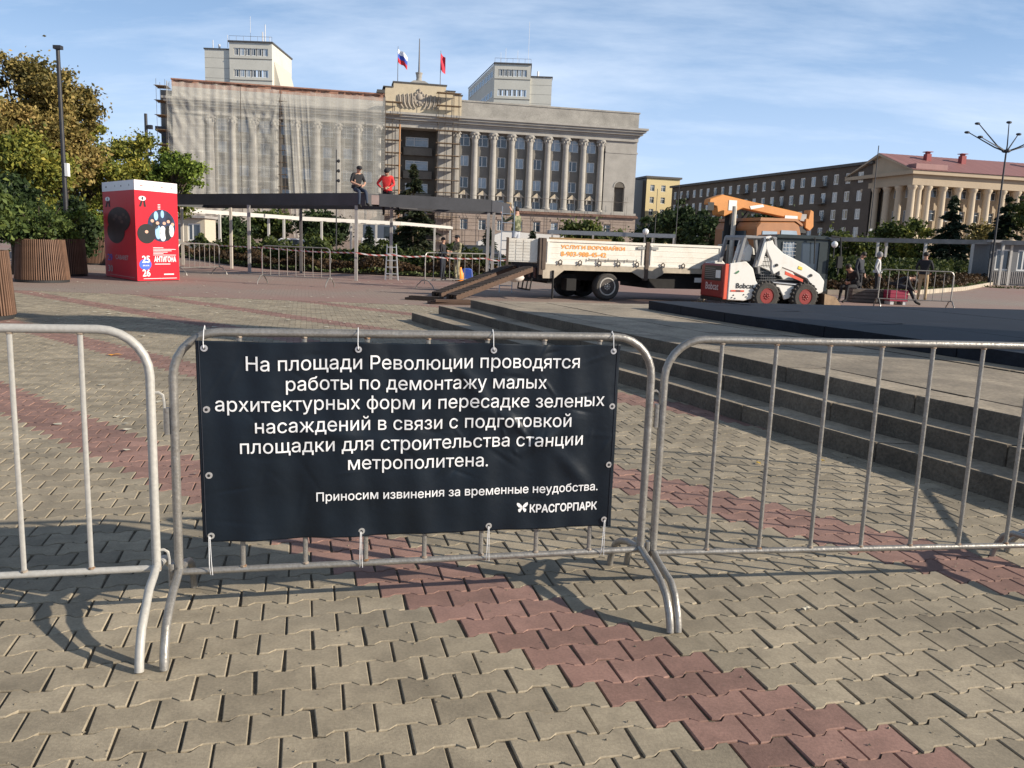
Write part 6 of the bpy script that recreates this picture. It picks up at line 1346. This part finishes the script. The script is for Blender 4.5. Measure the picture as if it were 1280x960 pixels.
# bench slabs and red crates on the right
p = G(1068, 378); q = G(1112, 381); t = empty('bench', (p.x-.1, p.y, 0), R_(2), 'low dark wooden block bench under the seated man on the right', 'bench')
for k in range(4): MB().box(0, 1.75, 0, .55, .02+k*.115, .12+k*.115).build('plank', mat('grey brown plank', (.12, .10, .085), .85, var=.3, scale=3, stretch=(1, 5, 5)), t)
p = G(1122, 381); t = empty('red_crate', (p.x-.28, p.y, 0), R_(2), 'stack of dark red boards on white feet beneath the bent over person', 'crate')
for k in range(3): MB().box(0, .62, 0, .5, .12+k*.125, .235+k*.125).build('board', mat('dark red board', (.35, .03, .07), .6, var=.15), t)
for x in (.03, .47): MB().box(x, x+.12, .02, .45, 0, .118).build('foot', WFRAME, t)
p = G(668, 353); t = empty('sack', (-.02, 23.6, 0), 0, 'white and orange sack on the step frame below the truck tail', 'sack'); MB().ball((0, 0, .62), .26, .18, .13, 10).build('sack_body', mat('white sack', (.6, .55, .5), .8, var=.15, scale=6), t, smooth=True); MB().ball((.12, -.05, .7), .1, .1, .06, 8).build('orange_patch', LOR, t)

for o in bpy.data.objects:
    if o.name.split('.')[0] in ('lettering', 'logo_lettering', 'poster_lettering', 'side_lettering', 'door_lettering', 'weld_beads', 'brick_loss', 'wheel_nuts', 'tread_lugs', 'pivot_pins', 'stems', 'roof_railing'): o['kind'] = 'stuff'
# ================================================================ PEOPLE
SKIN = mat('skin', (.45, .26, .18), .6, var=.05); HAIRD = mat('dark hair', (.02, .015, .012), .7, var=.2, scale=30)
def cloth(n, c, **k): return mat('cloth '+n, c, .85, var=k.pop('var', .15), scale=k.pop('scale', 8), bump=.3, **k)
CAMO = mat('cloth camouflage', (.10, .10, .06), .85, col2=(.30, .27, .17), thr=(.46, .52), scale=9, fine=.2); CAMOG = mat('cloth green camouflage', (.07, .08, .035), .85, col2=(.22, .22, .13), thr=(.45, .53), scale=8, fine=.2)
BLK = cloth('black', (.015, .015, .018)); NAVY = cloth('dark navy', (.022, .026, .036)); REDJ = cloth('red jacket', (.66, .035, .035)); JEAN = cloth('jeans', (.03, .042, .07)); BEI = cloth('beige trousers', (.42, .30, .17)); WHJ = cloth('white grey jacket', (.5, .5, .5), var=.3); GRY = cloth('grey scarf', (.25, .25, .25)); SHOE = cloth('dark shoe', (.02, .018, .016)); TAN = cloth('tan boot', (.25, .16, .08)); WTR = cloth('pale jeans', (.45, .47, .52))
STAND = dict(pel=(0, 0, .95), bel=(0, 0, 1.12), che=(0, 0, 1.33), nk=(0, -.01, 1.49), hd=(0, -.03, 1.60), ht=(0, -.02, 1.70),
    sR=(-.18, 0, 1.42), eR=(-.25, .02, 1.15), wR=(-.25, -.08, .92), hR=(-.25, -.1, .84), sL=(.18, 0, 1.42), eL=(.25, .02, 1.15), wL=(.25, -.08, .92), hL=(.25, -.1, .84),
    jR=(-.09, 0, .9), kR=(-.10, -.03, .50), aR=(-.11, .02, .10), tR=(-.12, -.15, .04), jL=(.09, 0, .9), kL=(.10, -.03, .50), aL=(.11, .02, .10), tL=(.12, -.15, .04))
def person(label, loc, rz, top, bottom, shoe, pose=None, hat=None, hair='short', sleeves=True, scale=1.0, group='people on the plaza'):
    J = {k: Vector(v) for k, v in STAND.items()}
    for k, v in (pose or {}).items(): J[k] = Vector(v)
    t = empty('person', loc, rz, label, 'person', group); t.scale = (scale,)*3
    R = dict(pel=.145, bel=.135, che=.155, nk=.055, hd=.088, ht=.078, s=.068, e=.047, w=.032, h=.034, j=.095, k=.063, a=.045, t=.04)
    ed = [('pel', 'bel'), ('bel', 'che'), ('che', 'nk'), ('nk', 'hd'), ('hd', 'ht')]
    for s in 'RL': ed += [('che', 's'+s), ('s'+s, 'e'+s), ('e'+s, 'w'+s), ('w'+s, 'h'+s), ('pel', 'j'+s), ('j'+s, 'k'+s), ('k'+s, 'a'+s), ('a'+s, 't'+s)]
    names = list(J); vs = [J[n] for n in names]; rad = [R.get(n, R.get(n[0], .05)) for n in names]
    es = [(names.index(a), names.index(b)) for a, b in ed]
    for s in 'RL':
        h, w_ = J['h'+s], J['w'+s]; d = (h-w_).normalized(); sd = d.cross(Vector((0, 1, .2))).normalized(); up = d.cross(sd)
        for k, (o_, ln) in enumerate(((-.03, .07), (-.01, .085), (.01, .08), (.03, .065))):
            b = len(vs); vs += [h+sd*o_+d*.015, h+sd*o_+d*ln*.55+up*.006, h+sd*o_*1.05+d*ln+up*.02]; rad += [.011, .010, .008]; es += [(names.index('h'+s), b), (b, b+1), (b+1, b+2)]
        b = len(vs); vs += [w_+d*.035-sd*.035, w_+d*.075-sd*.052]; rad += [.012, .010]; es += [(names.index('h'+s), b), (b, b+1)]
    me = bpy.data.meshes.new('p'); me.from_pydata([tuple(v) for v in vs], es, []); o = bpy.data.objects.new('p', me); COL.objects.link(o)
    sk = o.modifiers.new('s', 'SKIN'); sb = o.modifiers.new('u', 'SUBSURF'); sb.levels = sb.render_levels = 2
    for i, r in enumerate(rad): me.skin_vertices[0].data[i].radius = (r, r)
    me.skin_vertices[0].data[names.index('pel')].use_root = True
    for n, rr in (('che', (.17, .125)), ('bel', (.145, .115)), ('pel', (.155, .125)), ('hd', (.078, .092))): me.skin_vertices[0].data[names.index(n)].radius = rr
    bpy.context.view_layer.update(); m2 = bpy.data.meshes.new_from_object(o.evaluated_get(bpy.context.evaluated_depsgraph_get())); bpy.data.objects.remove(o)
    m2.materials.clear()
    for mm in (SKIN, top, bottom, shoe): m2.materials.append(mm)
    seg = [(J[a], J[b], a, b) for a, b in ed]
    for p in m2.polygons:
        c = p.center; best = None
        for a, b, na, nb in seg:
            ab = b-a; u = max(0, min(1, (c-a).dot(ab)/max(1e-6, ab.length_squared))); d = (c-(a+ab*u)).length
            if best is None or d < best[0]: best = (d, na, nb, u)
        _, na, nb, u = best
        if nb in ('hd', 'ht') or nb[0] == 'h': mi = 0
        elif na == 'che' and nb == 'nk': mi = 0 if u > .8 else 1
        elif na[0] == 'e' and nb[0] == 'w': mi = 1 if sleeves else 0
        elif nb[0] in 'ew' or nb[0] == 's' or nb in ('che', 'bel'): mi = 1
        elif nb[0] == 't': mi = 3
        else: mi = 2
        if na == 'pel' and nb == 'bel': mi = 1
        p.material_index = mi; p.use_smooth = True
    m2.name = 'body'; obj('body', m2, t)
    hd = J['hd']; dz = (J['ht']-J['nk']).normalized(); f = Vector((0, -1, 0)); f = (f-dz*f.dot(dz)).normalized(); sx = f.cross(dz)
    c = hd+dz*.035
    fm = MB(); nose = c+f*.095-dz*.01; fm.ball(nose, .014, .02, .024, 6, 0)
    for s in (-1, 1): fm.ball(c+sx*s*.082-dz*.0, .014, .022, .032, 6, 0)
    for s in (-1, 1): fm.ball(c+sx*s*.032+f*.086+dz*.022, .012, .008, .008, 6, 1)
    fm.ball(c+f*.088-dz*.055, .024, .007, .007, 6, 2); fm.build('face', [SKIN, DARK, mat('lips', (.35, .12, .1), .6)], t, smooth=True)
    hm = MB()
    if hat == 'beanie': hm.ball(c+dz*.045+f*-.01, .103, .108, .085, 12); hm.build('beanie', BLK, t, smooth=True)
    elif hat == 'cap': hm.ball(c+dz*.045-f*.01, .10, .107, .075, 12); q = c+dz*.05+f*.12; hm.box(q.x-.07, q.x+.07, q.y-.05, q.y+.05, q.z-.008, q.z+.008); hm.build('cap', BLK, t, smooth=True)
    elif hat == 'scarf': hm.ball(c+dz*.02-f*.015, .115, .12, .13, 12); hm.build('headscarf', GRY, t, smooth=True)
    else: hm.ball(c+dz*.035-f*.022, .098, .10, .092, 12); hm.build('hair', HAIRD, t, smooth=True)
    # hem of the jacket
    MB().lathe([(.175, -.05), (.17, .05)], 14, tuple(J['pel']+Vector((0, 0, .06)))).build('jacket_hem', top, t, smooth=True)
    return t
def sit(dz=0, **k):   # seated on an edge, legs hanging; pelvis at .10 above the seat
    p = dict(pel=(0, 0, .12), bel=(0, -.04, .28), che=(0, -.08, .50), nk=(0, -.13, .65), hd=(0, -.19, .74), ht=(0, -.21, .84), sR=(-.18, -.08, .58), eR=(-.27, -.12, .33), wR=(-.10, -.30, .24), hR=(-.03, -.34, .22), sL=(.18, -.08, .58), eL=(.26, -.14, .33), wL=(.12, -.32, .22), hL=(.05, -.36, .2),
             jR=(-.09, -.05, .10), kR=(-.12, -.45, .07), aR=(-.12, -.46, -.36), tR=(-.13, -.62, -.43), jL=(.09, -.05, .10), kL=(.12, -.44, .05), aL=(.13, -.42, -.38), tL=(.14, -.58, -.45))
    p.update(k); return p
# man in black sitting on the fascia, facing right and towards the camera
person('man in black cap and T-shirt sitting on the canopy edge, legs hanging in front', (-5.98, 31.15, 3.24), R_(38), BLK, JEAN, SHOE, sit(kR=(-.1, -.42, .0), aR=(-.1, -.40, -.44), tR=(-.1, -.56, -.52), kL=(.14, -.45, .02), aL=(.16, -.5, -.40), tL=(.17, -.66, -.47)), hat='cap', sleeves=False, scale=1.05)
person('man in bright red jacket and black beanie sitting on the canopy edge', (-4.95, 31.85, 3.24), R_(0), REDJ, BLK, SHOE, sit(hd=(.01, -.22, .73), ht=(.01, -.25, .82), eR=(-.36, -.02, .36), wR=(-.20, -.22, .22), hR=(-.12, -.27, .18), kR=(-.16, .12, -.25), jR=(-.1, .05, .05), aR=(-.15, .2, -.65), tR=(-.15, .08, -.72), jL=(.1, .05, .05), kL=(.2, .15, -.22), aL=(.38, .25, -.5), tL=(.42, .15, -.6)), hat='beanie', scale=1.05)
# climbing man in green camouflage, seen from the back
person('man in green camouflage on the ladder at the plywood end, seen from behind', (-.05, 27.6, 1.05), R_(-125), CAMOG, WTR, SHOE, dict(eR=(-.3, -.22, 1.38), wR=(-.2, -.36, 1.62), hR=(-.17, -.38, 1.70), eL=(.3, -.25, 1.25), wL=(.25, -.42, 1.42), hL=(.24, -.44, 1.5)), scale=.98)
p = G(571, 351.5); person('man in brown camouflage and dark cap standing behind the middle back barrier', (p.x, p.y, 0), R_(-55), CAMO, CAMO, SHOE, dict(eR=(-.22, -.05, 1.17), wR=(-.10, -.30, 1.12), hR=(-.06, -.37, 1.13), eL=(.22, -.05, 1.17), wL=(.12, -.30, 1.10), hL=(.08, -.38, 1.1)), hat='cap', scale=1.06)
p = G(551, 350); person('dark clothed man facing the camouflage man behind the barrier', (p.x, p.y+.6, 0), R_(70), BLK, NAVY, SHOE, dict(eR=(-.22, -.02, 1.16), wR=(-.12, -.25, 1.05), hR=(-.08, -.32, 1.05)), hat=None, scale=1.0)
# right hand group
p = G(1076, 380); person('hunched man in black seated at the left end of the dark bench', (p.x-.12, p.y+.3, .47), R_(-70), BLK, BLK, SHOE, sit(che=(0, -.16, .48), nk=(0, -.26, .6), hd=(0, -.34, .67), ht=(0, -.38, .76), sR=(-.18, -.17, .55), sL=(.18, -.17, .55), kR=(-.12, -.45, .10), aR=(-.12, -.50, -.34), tR=(-.13, -.66, -.42), kL=(.12, -.44, .08), aL=(.13, -.46, -.34), tL=(.14, -.62, -.42)), scale=1.03)
p = G(1078, 374); person('man in a dark jacket standing behind the seated man on the right', (p.x+.15, p.y+.9, 0), R_(40), NAVY, BLK, SHOE, dict(hd=(0, -.09, 1.58), ht=(0, -.12, 1.67)), scale=1.02)
p = G(1110, 374); person('woman in a grey headscarf and pale jacket standing between the seated people', (p.x, p.y+1.2, 0), R_(60), WHJ, BLK, SHOE, dict(eR=(-.26, .05, 1.15)), hat='scarf', scale=1.02)
p = G(1124, 381); person('person in black bending forward while seated on the red boards', (p.x-.1, p.y+.25, .52), R_(75), BLK, NAVY, SHOE, sit(bel=(0, -.1, .24), che=(0, -.30, .34), nk=(0, -.43, .36), hd=(0, -.53, .34), ht=(0, -.62, .32), sR=(-.18, -.32, .38), sL=(.18, -.32, .38), eR=(-.24, -.42, .12), wR=(-.14, -.56, -.02), hR=(-.1, -.62, -.05), eL=(.24, -.42, .12), wL=(.14, -.58, -.0), hL=(.1, -.64, -.03), kR=(-.12, -.42, .08), aR=(-.12, -.66, -.40), tR=(-.13, -.82, -.47), kL=(.12, -.44, .05), aL=(.13, -.7, -.40), tL=(.14, -.86, -.47)), hair='short', scale=1.03)
p = G(1151, 376.5); person('man in a black jacket and beige trousers standing with his back turned on the right', (p.x, p.y, 0), R_(150), BLK, BEI, TAN, dict(eR=(-.27, .0, 1.18), wR=(-.22, -.16, 1.02), hR=(-.16, -.22, .98), eL=(.27, 0, 1.18), wL=(.22, -.2, 1.0), hL=(.18, -.27, .97), kR=(-.11, -.05, .50), aR=(-.13, .06, .10)), scale=1.05)
